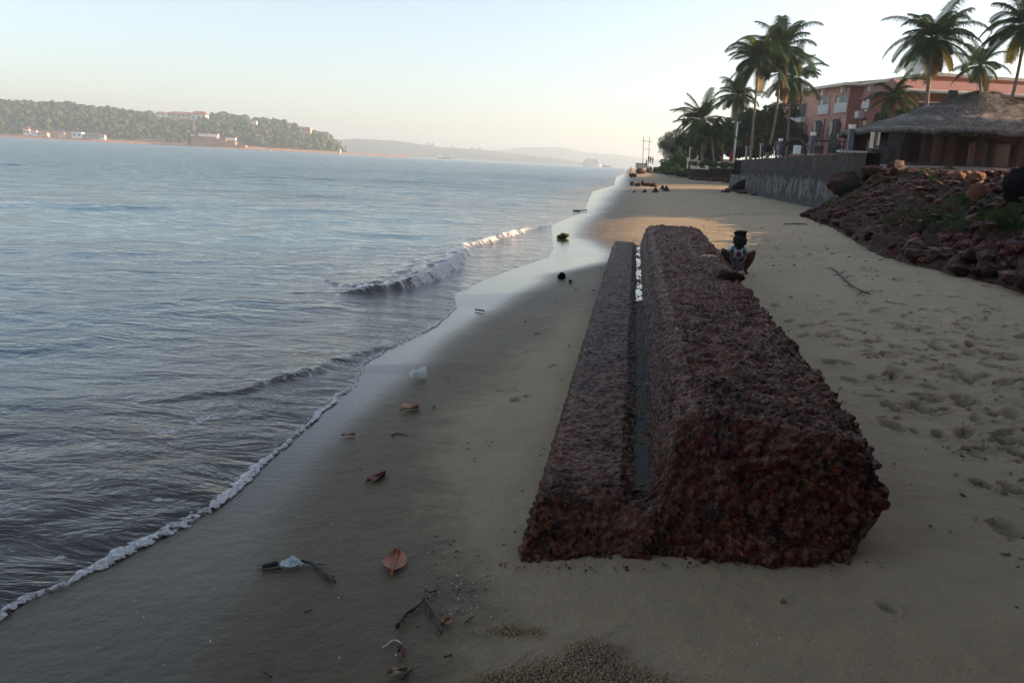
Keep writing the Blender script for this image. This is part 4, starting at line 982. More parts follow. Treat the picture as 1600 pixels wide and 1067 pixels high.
# table with umbrella cloth etc. beside the hut
def table(px, py, y, label, w_=1.0):
    p = at(px, py, y); t = thing('beach_table', label, 'table', p, 0, 'tables on the terrace'); mb = MB(); mb.box((0, 0, .72), (w_, .7, .05)); mb.build('table_top', M['dark'], t)
    for sx in (-1, 1):
        for sy in (-1, 1): lg = MB(); lg.tube([(sx*w_*.44, sy*.3, 0), (sx*w_*.44, sy*.3, .7)], .03, 6); lg.build('leg', M['dark'], t)
def chair(px, py, y, label, rz=0):
    p = at(px, py, y); t = thing('beach_chair', label, 'chair', p, rz, 'chairs on the terrace'); mb = MB(); mb.box((0, 0, .42), (.5, .5, .06)); mb.build('seat', M['dark'], t)
    mb = MB(); mb.box((0, .24, .72), (.5, .05, .55)); mb.build('backrest', M['dark'], t)
    for sx in (-1, 1):
        for sy in (-1, 1): lg = MB(); lg.tube([(sx*.22, sy*.22, 0), (sx*.22, sy*.22, .42)], .022, 6); lg.build('leg', M['dark'], t)
table(1207, 246, 57, 'dark table furthest left on the terrace behind the wall', 1.4); table(1226, 244.5, 52, 'dark table below the leftmost lamp post on the terrace', 1.2); table(1291, 243, 44, 'dark table in front of the ground floor of the hotel', 1.6)
chair(1198, 248, 57, 'dark chair at the left end of the terrace tables'); chair(1216, 246, 54, 'dark chair between the two left terrace tables', .6); chair(1305, 243, 41, 'dark chair right of the table below the hotel arches', 2); chair(1375, 247, 33, 'dark chair under the left eave of the thatched hut', 1); chair(1392, 250, 33, 'dark chair behind the sunlit stones under the hut eave', 3)
p = at(1240, 242, 50); tt_ = thing('wicker_arch', 'dark arched wicker shelter with a pale cushion behind the tall wall', 'shelter', p); mb = MB()
mb.tube([(.75*cos(a), 0, .85*sin(a)) for a in np.linspace(0, pi, 14)], .11, 8); mb.build('arch', M['dark'], tt_, True); mb = MB(); mb.box((.2, .1, .3), (.35, .3, .5)); mb.build('cushion', M['white'], tt_)
def bollard_lamp(px, pyt, pyb, y, label):
    t0 = at(px, pyt, y); b0 = at(px-2.5, pyb, y); h = t0.z-b0.z; t = thing('lamp_post', label, 'lamp post', b0, 0, 'short lamp posts on the wall')
    w_ = .17; mb = MB(); mb.box((0, 0, h*.43), (w_, w_, h*.86)); mb.build('post', M['lampbody'], t); mb = MB(); mb.box((0, 0, h*.92), (w_*1.05, w_*1.05, h*.13)); mb.box((0, 0, h*.99), (w_*1.3, w_*1.3, h*.03)); mb.build('lamp_head', M['white'], t)
    mb = MB(); mb.box((0, 0, .02), (w_*1.7, w_*1.7, .05)); mb.build('base', M['metal'], t)
bollard_lamp(1328.5, 195, 239, 31.5, 'nearest and tallest short lamp post with white head, beside the hut eave')
bollard_lamp(1269, 207, 242, 38, 'middle short lamp post with a yellowish white head, in front of the hotel'); bollard_lamp(1219.5, 217, 244, 45.5, 'leftmost and smallest short lamp post on the tall wall')
sb = bx_thing('stone_bench', 'low pale slab bench at the foot of the nearest lamp post', 'bench', 1331, 239, 30.8, (1.0, .35, .08), 'metal')
lp = bx_thing('notice_board', 'pale sunlit board leaning under the thatched eave', 'board', 1365, 232, 39, (.42, .06, .72), 'cream')
sp = bx_thing('sun_shade', 'dark blue shade panel raised above the thatched roof ridge', 'panel', 1487, 158, 60, (.55, .3, .7), 'dark')
# cream wall, shed, umbrella, poles behind the low wall
a_, b_ = at(1073, 258, 128), at(1160, 261, 118); mb = MB(); dd = (b_-a_); mb.prism([(a_.x, a_.y), (b_.x, b_.y), (b_.x+.2, b_.y+.3), (a_.x+.2, a_.y+.3)], 2.0, 3.55); o = mb.build('garden_wall', M['cream']); tag(o, 'sunlit cream wall seen between the palm trunks', 'wall')
sh = thing('garden_shed', 'small grey shed behind the cream wall and the leftmost palm', 'shed', at(1105, 262, 132)); mb = MB(); mb.box((0, 0, 1.3), (3.0, 2.0, 2.6)); mb.build('wall', M['metal'], sh); mb = MB(); mb.box((0, 0, 2.7), (3.5, 2.4, .2)); mb.build('roof', M['lampbody'], sh); mb = MB(); mb.box((.5, -1.03, 1.0), (.9, .05, 1.9)); mb.build('door', M['dark'], sh)
um = thing('folded_umbrella', 'folded red parasol standing beside the white pole', 'umbrella', at(1143, 258, 97)); M['red'] = simple('red_cloth', (.30, .02, .02), .8); mb = MB(); mb.tube([(0, 0, 0), (0, 0, 1.9)], .03); mb.build('pole', M['white'], um); mb = MB(); mb.tube([(0, 0, .45), (0, 0, .9), (0, 0, 1.7), (0, 0, 1.95)], [.34, .3, .12, .03], 9); mb.build('canopy', M['red'], um)
def pole(pxb, pyb, pxt, pyt, y, r_, label, mat='white', arm=False, name='pole', cat='pole', group=None):
    b0, t0 = at(pxb, pyb, y), at(pxt, pyt, y); t = thing(name, label, cat, b0, 0, group); mb = MB(); mb.tube([(0, 0, 0), t0-b0], [r_, r_*.7], 8); mb.build('post', M[mat], t, True)
    if arm: mb = MB(); mb.box(t0-b0+Vector((.1, 0, -.1)), (.45, .25, .16)); mb.build('lamp_head', M['metal'], t)
    return t
pole(1145, 262, 1153, 190, 96, .11, 'tall thin white lamp pole among the palms', arm=True, name='street_lamp', cat='street lamp')
pole(1077, 256, 1078.5, 230, 120, .07, 'thin pale garden pole left of the leftmost palm', arm=True, name='garden_lamp', cat='garden lamp', group='garden lamp poles'); pole(1165, 250, 1166.5, 229, 100, .07, 'thin white garden pole just right of the tall white one', arm=True, name='garden_lamp', cat='garden lamp', group='garden lamp poles'); pole(1187, 250, 1189, 224, 95, .07, 'thin white garden pole between the two tallest palm trunks', arm=True, name='garden_lamp', cat='garden lamp', group='garden lamp poles')
t = pole(1066, 250, 1069.5, 169, 150, .12, 'dark mast with antennas sticking out above the trees', 'dark', name='antenna_mast', cat='mast'); mb = MB(); h = at(1069.5, 169, 150).z-at(1066, 250, 150).z; mb.box((.35, 0, h-1.2), (.9, .3, .8)); mb.box((-.1, 0, h-2.5), (1.1, .3, .7)); mb.build('antenna', M['dark'], t)
def hframe():
    b0 = at(1004, 262, 205); t = thing('power_pole', 'twin power poles joined by crossbars beyond the far rocks', 'power pole', b0)
    b1, b2 = at(1004, 262, 205)-b0, at(1013, 263, 205)-b0; t1, t2 = at(1006, 213.5, 205)-b0, at(1015, 214.5, 205)-b0
    for a, b in ((b1, t1), (b2, t2)): mb = MB(); mb.tube([a, b], [.11, .08], 8); mb.build('post', M['metal'], t)
    mb = MB(); l1, l2 = b1.lerp(t1, .86), b2.lerp(t2, .86); dx = (l2-l1); mb.tube([l1-dx*.35, l2+dx*.45], .06, 6); mb.build('crossbar', M['metal'], t)
    mb = MB(); l1, l2 = b1.lerp(t1, .60), b2.lerp(t2, .60); mb.tube([l1, l2+dx*.3], .05, 6); mb.build('crossbar', M['metal'], t)
hframe()
p = at(1002, 263, 190); mb = MB(); mb.box((0, 0, .5), (2.4, 2.0, 1.0)); mb.box((0, 0, 1.06), (2.6, 2.2, .1)); o = mb.build('concrete_block', simple('pale_concrete', (.38, .35, .32), .9, .15, 2)); o.location = p; tag(o, 'square grey concrete block standing on the far rocks', 'concrete block')
# ------------------------------------------------------------------ people
def skin_mesh(name, nodes, edges, mat, parent=None, sub=1, root=0):
    me = bpy.data.meshes.new(name); me.from_pydata([n[0] for n in nodes], edges, []); o = bpy.data.objects.new(name, me); link(o, parent)
    sm = o.modifiers.new('skin', 'SKIN'); sm.use_smooth_shade = True
    for i, n in enumerate(nodes):
        v = me.skin_vertices[0].data[i]; v.radius = (n[1], n[1] if len(n) < 3 else n[2]); v.use_root = (i == root)
    sm.branch_smoothing = .3
    if sub: s = o.modifiers.new('sub', 'SUBSURF'); s.levels = sub; s.render_levels = sub
    dg = bpy.context.evaluated_depsgraph_get(); m2 = bpy.data.meshes.new_from_object(o.evaluated_get(dg)); o.modifiers.clear(); o.data = m2; m2.materials.clear(); m2.materials.append(mat)
    for p in m2.polygons: p.use_smooth = True
    return o
M['skin'] = simple('skin', (.085, .042, .028), .5, .08, 8, .05); M['hair'] = simple('black_hair', (.004, .0035, .0035), .7, spec=.15) if False else simple('black_hair', (.004, .0035, .0035), .75, .3, 60, .8, .006); M['shirt'] = simple('pale_blue_cloth', (.50, .70, .74), .85, .06, 20, .3, .004); M['shorts'] = simple('lilac_cloth', (.17, .14, .24), .85, .1, 20, .3, .004); M['print'] = simple('magenta_print', (.14, .012, .045), .8, .6, 60)
def child():
    g = atg(1149, 427); t = thing('person', 'small child with black curly hair in a pale blue shirt squatting beside the block', 'person', g)
    N = []; E_ = []
    def nd(p, r_, par=None): N.append((p, r_)); 
    def chain(par, pts):
        for p, r_ in pts:
            N.append((p, r_)); E_.append((par, len(N)-1)); par = len(N)-1
        return par
    N.append(((0, .10, .13), .085)); sp = chain(0, [((0, .07, .22), .075), ((0, .02, .31), .075), ((0, -.01, .36), .055)])
    nk = chain(sp, [((0, -.05, .395), .034), ((0, -.085, .425), .058), ((0, -.10, .46), .072), ((0, -.09, .50), .060)])
    for s in (-1, 1):
        k = chain(0, [((s*.07, .07, .13), .062), ((s*.13, -.02, .22), .058), ((s*.225, -.10, .345), .050), ((s*.185, -.05, .19), .042), ((s*.13, -.02, .055), .026), ((s*.14, -.06, .028), .026), ((s*.155, -.125, .020), .018)])
        hx, hy, hz = (-.10, -.26, .10) if s < 0 else (-.03, -.27, .085)
        e = chain(sp, [((s*.085, -.01, .355), .04), ((s*.105, -.09, .28), .030), ((s*.09 if s > 0 else -.12, -.17, .21), .025), ((hx+.03, hy+.04, hz+.035), .017), ((hx, hy, hz), .020)])
        for fi in range(5):
            a = -.9+fi*.45; c_, s_ = cos(a), sin(a); l = .03+.008*sin(fi*.9+.3)
            chain(e, [((hx-.012*s_, hy-.016*c_-.01, hz-.015), .0065), ((hx-.02*s_, hy-.03*c_-.01, hz-.03-l*.4), .0055)])
    body = skin_mesh('body', N, E_, M['skin'], t, 1)
    mb = MB(); mb.tube([(0, -.165, .478), (0, -.178, .458), (0, -.165, .446)], [.006, .012, .006], 6)
    for s in (-1, 1): mb.tube([(s*.078, -.09, .475), (s*.084, -.085, .46), (s*.078, -.09, .445)], [.008, .014, .008], 6)
    mb.tube([(-.02, -.158, .43), (0, -.164, .427), (.02, -.158, .43)], .005, 5); mb.build('face_features', M['skin'], body, True)
    ey = MB()
    for s in (-1, 1): ey.tube([(s*.027, -.158, .477), (s*.027, -.166, .475)], .008, 8)
    ey.build('eye', M['white'], body)
    skin_mesh('shirt', [((0, .10, .17), .098), ((0, .05, .26), .098), ((0, .0, .335), .092), ((0, -.02, .375), .058), ((-.10, -.01, .36), .052), ((-.125, -.06, .315), .046), ((.10, -.01, .36), .052), ((.125, -.06, .315), .046)], [(0, 1), (1, 2), (2, 3), (2, 4), (4, 5), (2, 6), (6, 7)], M['shirt'], t, 1)
    skin_mesh('shorts', [((0, .11, .12), .10), ((-.08, .06, .13), .075), ((-.12, 0, .20), .068), ((.08, .06, .13), .075), ((.12, 0, .20), .068)], [(0, 1), (1, 2), (0, 3), (3, 4)], M['shorts'], t, 1)
    pr = rock_mesh('print', 5, 2, .3, M['print']); po = bpy.data.objects.new('print', pr); link(po, t); po.location = (0.01, -.075, .28); po.scale = (.045, .02, .04)
    hb = bmesh.new(); r = random.Random(4)
    def blob(c, s, lv=3):
        q = bmesh.ops.create_icosphere(hb, subdivisions=lv, radius=1); off = Vector((r.random()*9, r.random()*9, 0))
        for v in q['verts']: v.co = Vector(c)+Vector([v.co[i]*s[i] for i in range(3)])*(1+.22*mnoise.noise(v.co*3.5+off))
    blob((0, -.115, .470), (.098, .095, .098)); blob((0, -.16, .44), (.072, .045, .055)); blob((-.0, -.11, .548), (.066, .06, .046))
    for i in range(22):
        a = r.uniform(0, 6.28); e = r.uniform(-.3, 1.2); c = Vector((cos(a)*cos(e)*.066, sin(a)*cos(e)*.06-.11, .555+sin(e)*.04)); blob(c, [r.uniform(.014, .026)]*3, 1)
    blob((-.07, -.10, .572), (.03, .03, .02), 2)
    me = bpy.data.meshes.new('hair'); hb.to_mesh(me); hb.free(); me.materials.append(M['hair']); o = link(bpy.data.objects.new('hair', me), t)
    # loose curls
    cu = MB()
    for i in range(150):
        a = r.uniform(0, 6.28); c = Vector((cos(a)*.066, sin(a)*.06-.11, .555+r.uniform(-.045, .045))); rad = r.uniform(.012, .02); ax = Vector((r.gauss(0, 1), r.gauss(0, 1), r.gauss(0, 1))).normalized(); b1 = ax.orthogonal().normalized(); b2 = ax.cross(b1)
        cu.tube([c+(b1*cos(q)+b2*sin(q))*rad+ax*q*.002 for q in np.linspace(0, 5, 7)], .0022, 4)
    cu.build('curls', M['hair'], o)
    t.rotation_euler = (0, 0, -.12); t.scale = (1.03, 1.03, 1.06)
child()
def stander(px, py, y, h, label, seed, top, low):
    p = at(px, py, y); t = thing('person', label, 'person', p, seed, None); k = h/1.75; r = random.Random(seed)
    N = [((0, 0, .95), .13), ((0, 0, 1.2), .13), ((0, 0, 1.42), .13), ((0, 0, 1.52), .055), ((0, -.01, 1.62), .09), ((0, 0, 1.72), .08),
         ((-.1, 0, .9), .09), ((-.11, -.02, .5), .07), ((-.12, .02, .08), .045), ((-.12, -.14, .04), .035), ((.1, 0, .9), .09), ((.12, .05, .5), .07), ((.13, .08, .08), .045), ((.13, -.08, .04), .035),
         ((-.2, 0, 1.42), .055), ((-.26, 0, 1.12), .045), ((-.26, -.06, .85), .035), ((-.26, -.08, .77), .035), ((.2, 0, 1.42), .055), ((.27, 0, 1.12), .045), ((.27, -.08, .85), .035), ((.27, -.1, .77), .035)]
    E_ = [(0, 1), (1, 2), (2, 3), (3, 4), (4, 5), (0, 6), (6, 7), (7, 8), (8, 9), (0, 10), (10, 11), (11, 12), (12, 13), (2, 14), (14, 15), (15, 16), (16, 17), (2, 18), (18, 19), (19, 20), (20, 21)]
    skin_mesh('body', N, E_, M['skin'], t, 1)
    skin_mesh('shirt', [((0, 0, .95), .15), ((0, 0, 1.2), .15), ((0, 0, 1.42), .15), ((-.2, 0, 1.4), .07), ((.2, 0, 1.4), .07)], [(0, 1), (1, 2), (2, 3), (2, 4)], M[top], t, 1)
    skin_mesh('trousers', [((0, 0, .93), .14), ((-.11, -.02, .5), .09), ((-.12, .02, .15), .07), ((.12, .05, .5), .09), ((.13, .08, .15), .07)], [(0, 1), (1, 2), (0, 3), (3, 4)], M[low], t, 1)
    t.scale = (k, k, k)
stander(985.5, 270, 225, 1.75, 'distant person in dark clothes standing alone at the far waterline', 1, 'lampbody', 'dark')
stander(1013, 254.5, 190, 1.7, 'distant person standing on the far rocks, nearest the power poles', 2, 'dark', 'lampbody'); stander(1016, 256, 188, 1.65, 'distant person in the middle of the group on the far rocks', 3, 'red', 'dark'); stander(1019.5, 257, 186, 1.7, 'distant person at the right of the group by the green shrubs', 4, 'dark', 'dark')
stander(1009.5, 260, 186, 1.5, 'distant person sitting low beside the concrete block on the far rocks', 5, 'wood', 'dark')
# ------------------------------------------------------------------ far shore
def horizon_y(px): return 252.4+(px-800)*.0505
def ridge(name, prof, R_, depth, mat, seed, rough, ny=26, npx=320, zb=-1.):
    P = np.array(prof, float); pxs = np.linspace(P[0, 0], P[-1, 0], npx); ys = np.interp(pxs, P[:, 0], P[:, 1]); H_ = np.maximum((horizon_y(pxs)-ys), 0)*R_/FPX+CH
    rows = []; ts = np.linspace(0, 1.7, ny)
    for px, hh in zip(pxs, H_):
        q = at(px, horizon_y(px), R_); ux, uy = q.x/R_, 1.0
        rows.append([(ux*(R_+depth*t), R_+depth*t, zb+(hh*1.0-zb)*(sin(min(t, 1)*pi/2)**.8 if t <= 1 else 1-(t-1)*.6)) for t in ts])
    G = np.array(rows); x, y = G[..., 0], G[..., 1]; sc = 4./depth
    G[..., 2] += (fbm2(x*sc, y*sc, 4, seed)*rough)*np.clip(ts*3, 0, 1)[None]*np.clip(H_/20, 0, 1)[:, None]
    o = np_mesh(name, G.reshape(-1, 3), grid_faces(*G.shape[:2]), mat); o['kind'] = 'structure'; return G, H_
M['hill'] = simple('hill_soil', (.15, .11, .07), .9, .4, .03, .3, 1)
M['farhill'] = simple('far_hill', (.045, .08, .095), .9, .4, .01, .3, 1)
LHP = [(-900, 150), (-500, 142), (-200, 148), (0, 155), (30, 156), (100, 160), (150, 165), (200, 171), (240, 176), (280, 181), (325, 181), (345, 177), (370, 180), (400, 183), (430, 187), (450, 192), (480, 202), (507, 210), (522, 222), (534, 233), (545, 239.4)]
RH = 1250.
G1, H1 = ridge('hill', LHP, RH, 240, M['hill'], 5, 5, npx=420)
def hill_trees():
    bm = bmesh.new(); bmesh.ops.create_icosphere(bm, subdivisions=2, radius=1); tv = np.array([v.co[:] for v in bm.verts]); tf = np.array([[v.index for v in f.verts] for f in bm.faces]); bm.free()
    r = np.random.default_rng(12); n = 7000; npx, ny = G1.shape[:2]; okc = np.arange(int(npx*.50), npx-3)
    i = r.choice(okc, n); tq = r.random(n); t = np.where(tq < .15, 1+.1*r.random(n), r.uniform(.045, 1.0, n)**.9); j = t/1.7*(ny-1); j0 = j.astype(int); f = (j-j0)[:, None]; P = G1[i, j0]*(1-f)+G1[i, np.minimum(j0+1, ny-1)]*f
    pr = P-np.array([0, 0, CH]); zc = pr@np.array(cf); ppx = 800+FPX*(pr@np.array(CR))/zc; ppy = 533.5-FPX*(pr@np.array(CU))/zc
    keep = ~(((ppx > 240) & (ppx < 326) & (ppy < 190)) | ((ppx > 388) & (ppx < 402) & (ppy < 197)) | ((ppx > 465) & (ppx < 488) & (ppy < 210)) | ((ppx > 35) & (ppx < 168) & (t < .12)) | ((ppx > 294) & (ppx < 386) & (t < .12)))
    i, t, P = i[keep], t[keep], P[keep]; n = len(i)
    hs = H1[i]; P[:, 0] += r.normal(0, 4, n); s = np.clip(np.exp(r.normal(.85, .36, n)), 1.2, 5.5)*np.clip(hs/26, .35, 1); s *= np.where(r.random(n) < .06, 1.35, 1)
    S_ = np.stack([s*r.uniform(.9, 1.3, n), s*r.uniform(.9, 1.2, n), s*r.uniform(.75, 1.3, n)], -1)
    V = tv[None]*S_[:, None]; nn = V.reshape(-1, 3)*.55+np.repeat(P, len(tv), 0); D = fbm3(nn[:, 0]*.9, nn[:, 1]*.9, nn[:, 2]*.9, 3, 8).reshape(n, -1)
    V = V*(1+.75*D[..., None])+P[:, None]+np.array([0, 0, 1])*s[:, None, None]*.45
    F = (tf[None]+(np.arange(n)*len(tv))[:, None, None]).reshape(-1, 3); tint = np.repeat(r.random(n), len(tv))
    t = NT('hill_foliage'); c = t.ramp(t.attr('tint'), [(0, (.014, .036, .013)), (.4, (.032, .068, .022)), (.85, (.058, .095, .034)), (1, (.12, .105, .05))])
    p = t.pos(); c = t.mix(t.mr(t.noise(p, .45, 3, .7), .4, .65, 0, .5), c, (.025, .035, .018))
    o = np_mesh('far_woods', V.reshape(-1, 3), F, t.done(t.bsdf(c, .9, t.bump(t.noise(p, .8, 3, .7), 1., 1.), .1)), attrs={'tint': tint}); tag(o, 'dense green woods covering the hillside across the water', 'woods', kind='stuff')
hill_trees()
# sandy red foreshore under the left hill
mb = []; 
pxs = np.linspace(-300, 640, 200); rows = []
for px in pxs:
    q = at(px, horizon_y(px), RH); ux = q.x/RH; wv = 1+.4*sin(px*.05)+.3*sin(px*.13); e = np.clip((545-px)/30, .15, 1)
    rows.append([(ux*(RH-14), RH-14, -.6), (ux*(RH-11), RH-11, .4), (ux*(RH-4), RH-4, 1.2+wv*1.1*e), (ux*(RH+10), RH+10, 2.2+wv*e), (ux*(RH+20), RH+20, 1)])
o = np_mesh('foreshore', np.array(rows).reshape(-1, 3), grid_faces(200, 5), simple('red_foreshore', (.40, .22, .15), .9, .3, .05)); o['kind'] = 'structure'
ridge('far_hills', [(480, 216), (520, 216), (560, 215), (600, 218), (650, 223), (700, 229), (760, 234), (820, 240), (900, 252), (960, 262)], 3000., 500, M['farhill'], 9, 8)
ridge('distant_hills', [(700, 240), (760, 233), (800, 231), (850, 228), (880, 229), (910, 236), (960, 240), (1000, 246), (1060, 254), (1100, 259), (1160, 266), (1230, 274)], 4600., 700, M['farhill'], 19, 9)
def far_house(px, py, wpx, hpx, y, label, wall='cream', roof='tile', nwin=3, flat=False, group='houses across the water', dz=0):
    k = y/FPX; p = at(px, py, y); w_, h_ = wpx*k, hpx*k; d = max(w_*.6, 5); t = thing('house', label, 'house', (p.x, p.y, p.z-1.5), 0, group)
    hw = h_*(.95 if flat else .62); mb = MB(); mb.box((0, d/2, hw/2+.75), (w_, d, hw+1.5)); mb.build('wall', M[wall], t)
    if flat: mb = MB(); mb.box((0, d/2, hw+1.6), (w_*1.05, d*1.05, .35)); mb.build('roof', M[roof], t)
    else:
        z = hw+1.48; mb = MB(); a, b = w_*.56, d*.6; mb.add([(-a, d/2-b, z), (a, d/2-b, z), (a, d/2+b, z), (-a, d/2+b, z), (-a*.65, d/2, z+h_*.4), (a*.65, d/2, z+h_*.4)], [(0, 1, 5, 4), (1, 2, 5), (2, 3, 4, 5), (3, 0, 4), (3, 2, 1, 0)]); mb.build('roof', M[roof], t)
    for i in range(nwin):
        wx = -w_*.5+w_*(i+.5)/nwin; mb = MB(); mb.box((wx, -.1, 1.5+hw*.5), (w_/nwin*.45, .3, hw*.38)); mb.build('window', M['dark'], t)
Yh = RH-2
far_house(41, 210, 8, 12, Yh, 'tall white house, leftmost of the houses on the far shore', 'white', nwin=2); far_house(53, 211, 8, 9, Yh, 'white house with stepped roof, second from the left on the far shore', 'white', nwin=2); far_house(66, 212, 14, 6, Yh, 'low cream house, third from the left on the far shore', nwin=3)
far_house(95, 213.5, 9, 8, Yh, 'small cream house in the middle of the far shore row', nwin=2); far_house(120, 215, 15, 8, Yh, 'white boxy house with dark openings on the far shore', 'white', 'white', 2, True); far_house(144, 216, 22, 7, Yh, 'long low grey building on the far shore', 'metal', 'lampbody', 5, True); far_house(160, 216.5, 7, 7, Yh, 'small white house at the right end of the far shore row', 'white', nwin=1)
yt = RH+150
far_house(310, 188, 22, 13, yt, 'bright white house with red roof on top of the far hill', 'white', nwin=3); far_house(279, 183, 36, 8, yt, 'long red roofed building left of the white one on the hilltop', 'cream', nwin=5); far_house(250, 180, 12, 5, yt, 'small white house on the left of the hilltop group', 'white', nwin=2); far_house(396, 193, 9, 5, yt-60, 'small white house half hidden on the right of the hill', 'white', nwin=2); far_house(476, 207, 17, 8, RH+120, 'pink flat roofed building near the right end of the hill', 'pink', 'pink', 4, True)
def fort():
    y = RH-6; k = y/FPX; p = at(330, 228, y); t = thing('fort', 'old red stone fort at the waterside under the far hill', 'fort', (p.x, p.y, -.5)); M['fortred'] = simple('fort_laterite', (.30, .15, .11), .9, .3, .15)
    mb = MB(); 
    def seg(x0, x1, h): mb.box(((x0+x1)/2*k, 6, h*k/2), ((x1-x0)*k, 12, h*k))
    seg(-35, 8, 16); seg(8.1, 22, 14); seg(22.1, 36, 11); seg(36.1, 52, 6); seg(-35.5, -30, 18); mb.build('rampart', M['fortred'], t)
    b_ = MB(); b_.box((-7*k, 9, 18*k), (30*k, 5, 5*k)); b_.build('barracks', M['white'], t); b_ = MB(); b_.box((28*k, 9, 14.5*k), (14*k, 5, 4*k)); b_.build('barracks', M['white'], t)
    b_ = MB(); b_.box((-7*k, 9, 21*k), (32*k, 6, 1.2*k)); b_.build('roof', M['tile'], t)
fort()
p = at(531.5, 238, RH-10); t = thing('beacon_tower', 'small white beacon at the tip of the far headland', 'beacon', (p.x, p.y, 0)); mb = MB(); mb.tube([(0, 0, 0), (0, 0, 7)], [1.3, 1.0], 10); mb.build('tower', M['white'], t); mb = MB(); mb.tube([(0, 0, 7), (0, 0, 7.8), (0, 0, 8.6)], [1.3, 1.2, .2], 10); mb.build('cap', M['redwall'], t)
p = at(302.5, 215, RH+60); t = MB(); t.tube([(0, 0, -8), (0, 0, 26)], [2.5, 2.0], 8); o = t.build('rock_column', M['bark']); o.location = p; tag(o, 'dark narrow cliff stack rising behind the old fort', 'cliff')
def hull(mb, L, B_, Hh):
    n = 14; vs = []; 
    for i in range(n+1):
        s = -1+2*i/n; w_ = B_*(1-abs(s)**(2.2 if s > 0 else 6))*.5+.05; sh = Hh*(1+.25*max(0, s)**2)
        vs += [(s*L/2, -w_*.75, -1), (s*L/2*1.02, -w_, sh), (s*L/2*1.02, w_, sh), (s*L/2, w_*.75, -1)]
    fs = [];
    for i in range(n):
        a, b = i*4, i*4+4
        for q in range(3): fs.append((a+q, b+q, b+q+1, a+q+1))
    fs += [(0, 1, 2, 3), (n*4+3, n*4+2, n*4+1, n*4)]; mb.add(vs, fs)
def ship(px, wpx, hpx, y, label, hullmat, deck, rz, full=True):
    k = y/FPX; p = at(px, horizon_y(px), y); L = wpx*k; t = thing('ship', label, 'ship', (p.x, p.y, 0), rz, None); h = hpx*k
    mb = MB(); hull(mb, L, L*.16, h*.35); mb.build('hull', M[hullmat], t)
    mb = MB()
    if full:
        for i in range(4): mb.box((-L*.05, 0, h*(.42+.14*i)), (L*(.82-.07*i), L*.13, h*.135))
    else: mb.box((-L*.36, 0, h*.7), (L*.14, L*.12, h*.65))
    mb.build('superstructure', M[deck], t)
    mb = MB(); mb.tube([(-L*.2 if full else -L*.4, 0, h*.9), (-L*.22 if full else -L*.42, 0, h*1.15)], [L*.03, L*.025], 8); mb.build('funnel', M['cream'], t); mb = MB(); mb.tube([(L*.25, 0, h*.8), (L*.25, 0, h*1.35)], L*.006, 5); mb.build('mast', M['metal'], t)
ship(925, 30, 12, 1500, 'big white cruise ship lying in front of the hazy hills', 'white', 'white', .05); ship(948, 14, 7, 1450, 'smaller pale grey vessel just right of the white cruise ship', 'metal', 'white', .1, False)
ship(694, 20, 5, 1800, 'low ship with a reddish hull far off on the left of the white ship', 'redwall', 'white', 0, False); ship(754, 4, 2.2, 1500, 'tiny white motor boat far out on the water', 'white', 'white', 0); ship(424, 3, 1.6, 700, 'tiny white boat before the wooded headland', 'white', 'white', 0)
for i, (px, py, w_, h_) in enumerate([(668, 227, 5, 4), (676, 228, 6, 4), (706, 231, 3, 4), (737, 234, 4, 5), (749, 234, 6, 4), (676, 239, 3, 3), (615, 222, 4, 3)]):
    far_house(px, py, w_, h_, 3450, ['white tower block at the left of the pair on the hazy ridge', 'wider white block at the right of the pair on the hazy ridge', 'lone white block on the hazy ridge', 'pale tall block on the hazy ridge right of the lone one', 'pale wide block furthest right on the hazy ridge', 'small pale house halfway down the hazy slope', 'tiny pale house at the left end of the hazy ridge'][i], 'white', 'white', 2, True, 'blocks on the hazy ridge')
# ------------------------------------------------------------------ building and trees added out of view to cast shade
def wing():
    t = thing('hotel_wing', 'pink building added out of view right of the beach to shade it', 'building', (30, -13, 2)); W_, D_ = 15, 64
    mb = MB(); mb.box((0, 0, 7.5), (W_, D_, 15)); mb.build('wall', M['pink'], t); mb = MB(); mb.box((0, 0, 15.2), (W_+2, D_+1, .4)); mb.add([(-W_/2-1, -D_/2, 15.4), (W_/2+1, -D_/2, 15.4), (W_/2+1, D_/2, 15.4), (-W_/2-1, D_/2, 15.4), (0, -D_/2+6, 17.6), (0, D_/2-6, 17.6)], [(0, 1, 4), (1, 2, 5, 4), (2, 3, 5), (3, 0, 4, 5)]); mb.build('roof', M['tile'], t)
    for fl in range(4):
        for i in range(12):
            y = -D_/2+3+i*5.2; mb = MB(); mb.box((-W_/2-.02, y, 2.2+fl*3.5), (.08, 2.2, 2.0)); w2 = mb.build('window', M['glass'], t); f = MB(); f.box((-W_/2-.06, y, 1.1+fl*3.5), (.2, 2.6, .14)); f.build('sill', M['white'], w2)
wing()  # unseen building put in to shade the beach
tree((5.5, -5.5, .4), (1, -1.0, 5.1), (10.5, 4.8, 1.9), 46000, .16, 'unseen leafy canopy added above the camera to shade the foreground', M['leafdark'], 300, ncl=60, trunkr=.4)  # canopy put in out of view to darken the foreground
tree((33, 36, 2.4), (33, 36, 8.5), (6.5, 5.5, 5), 9000, .22, 'unseen shade tree added beyond the right edge, beside the hut', M['leaf'], 301, ncl=24, trunkr=.35)  # out-of-view tree put in to bound the sunlit strip
tree((52, 58, 2.4), (52, 58, 10), (8, 7, 7), 9000, .26, 'unseen shade tree added beyond the right edge, behind the hut', M['leaf'], 302, ncl=24, trunkr=.4)  # second unseen tree, put in to shade the farther beach
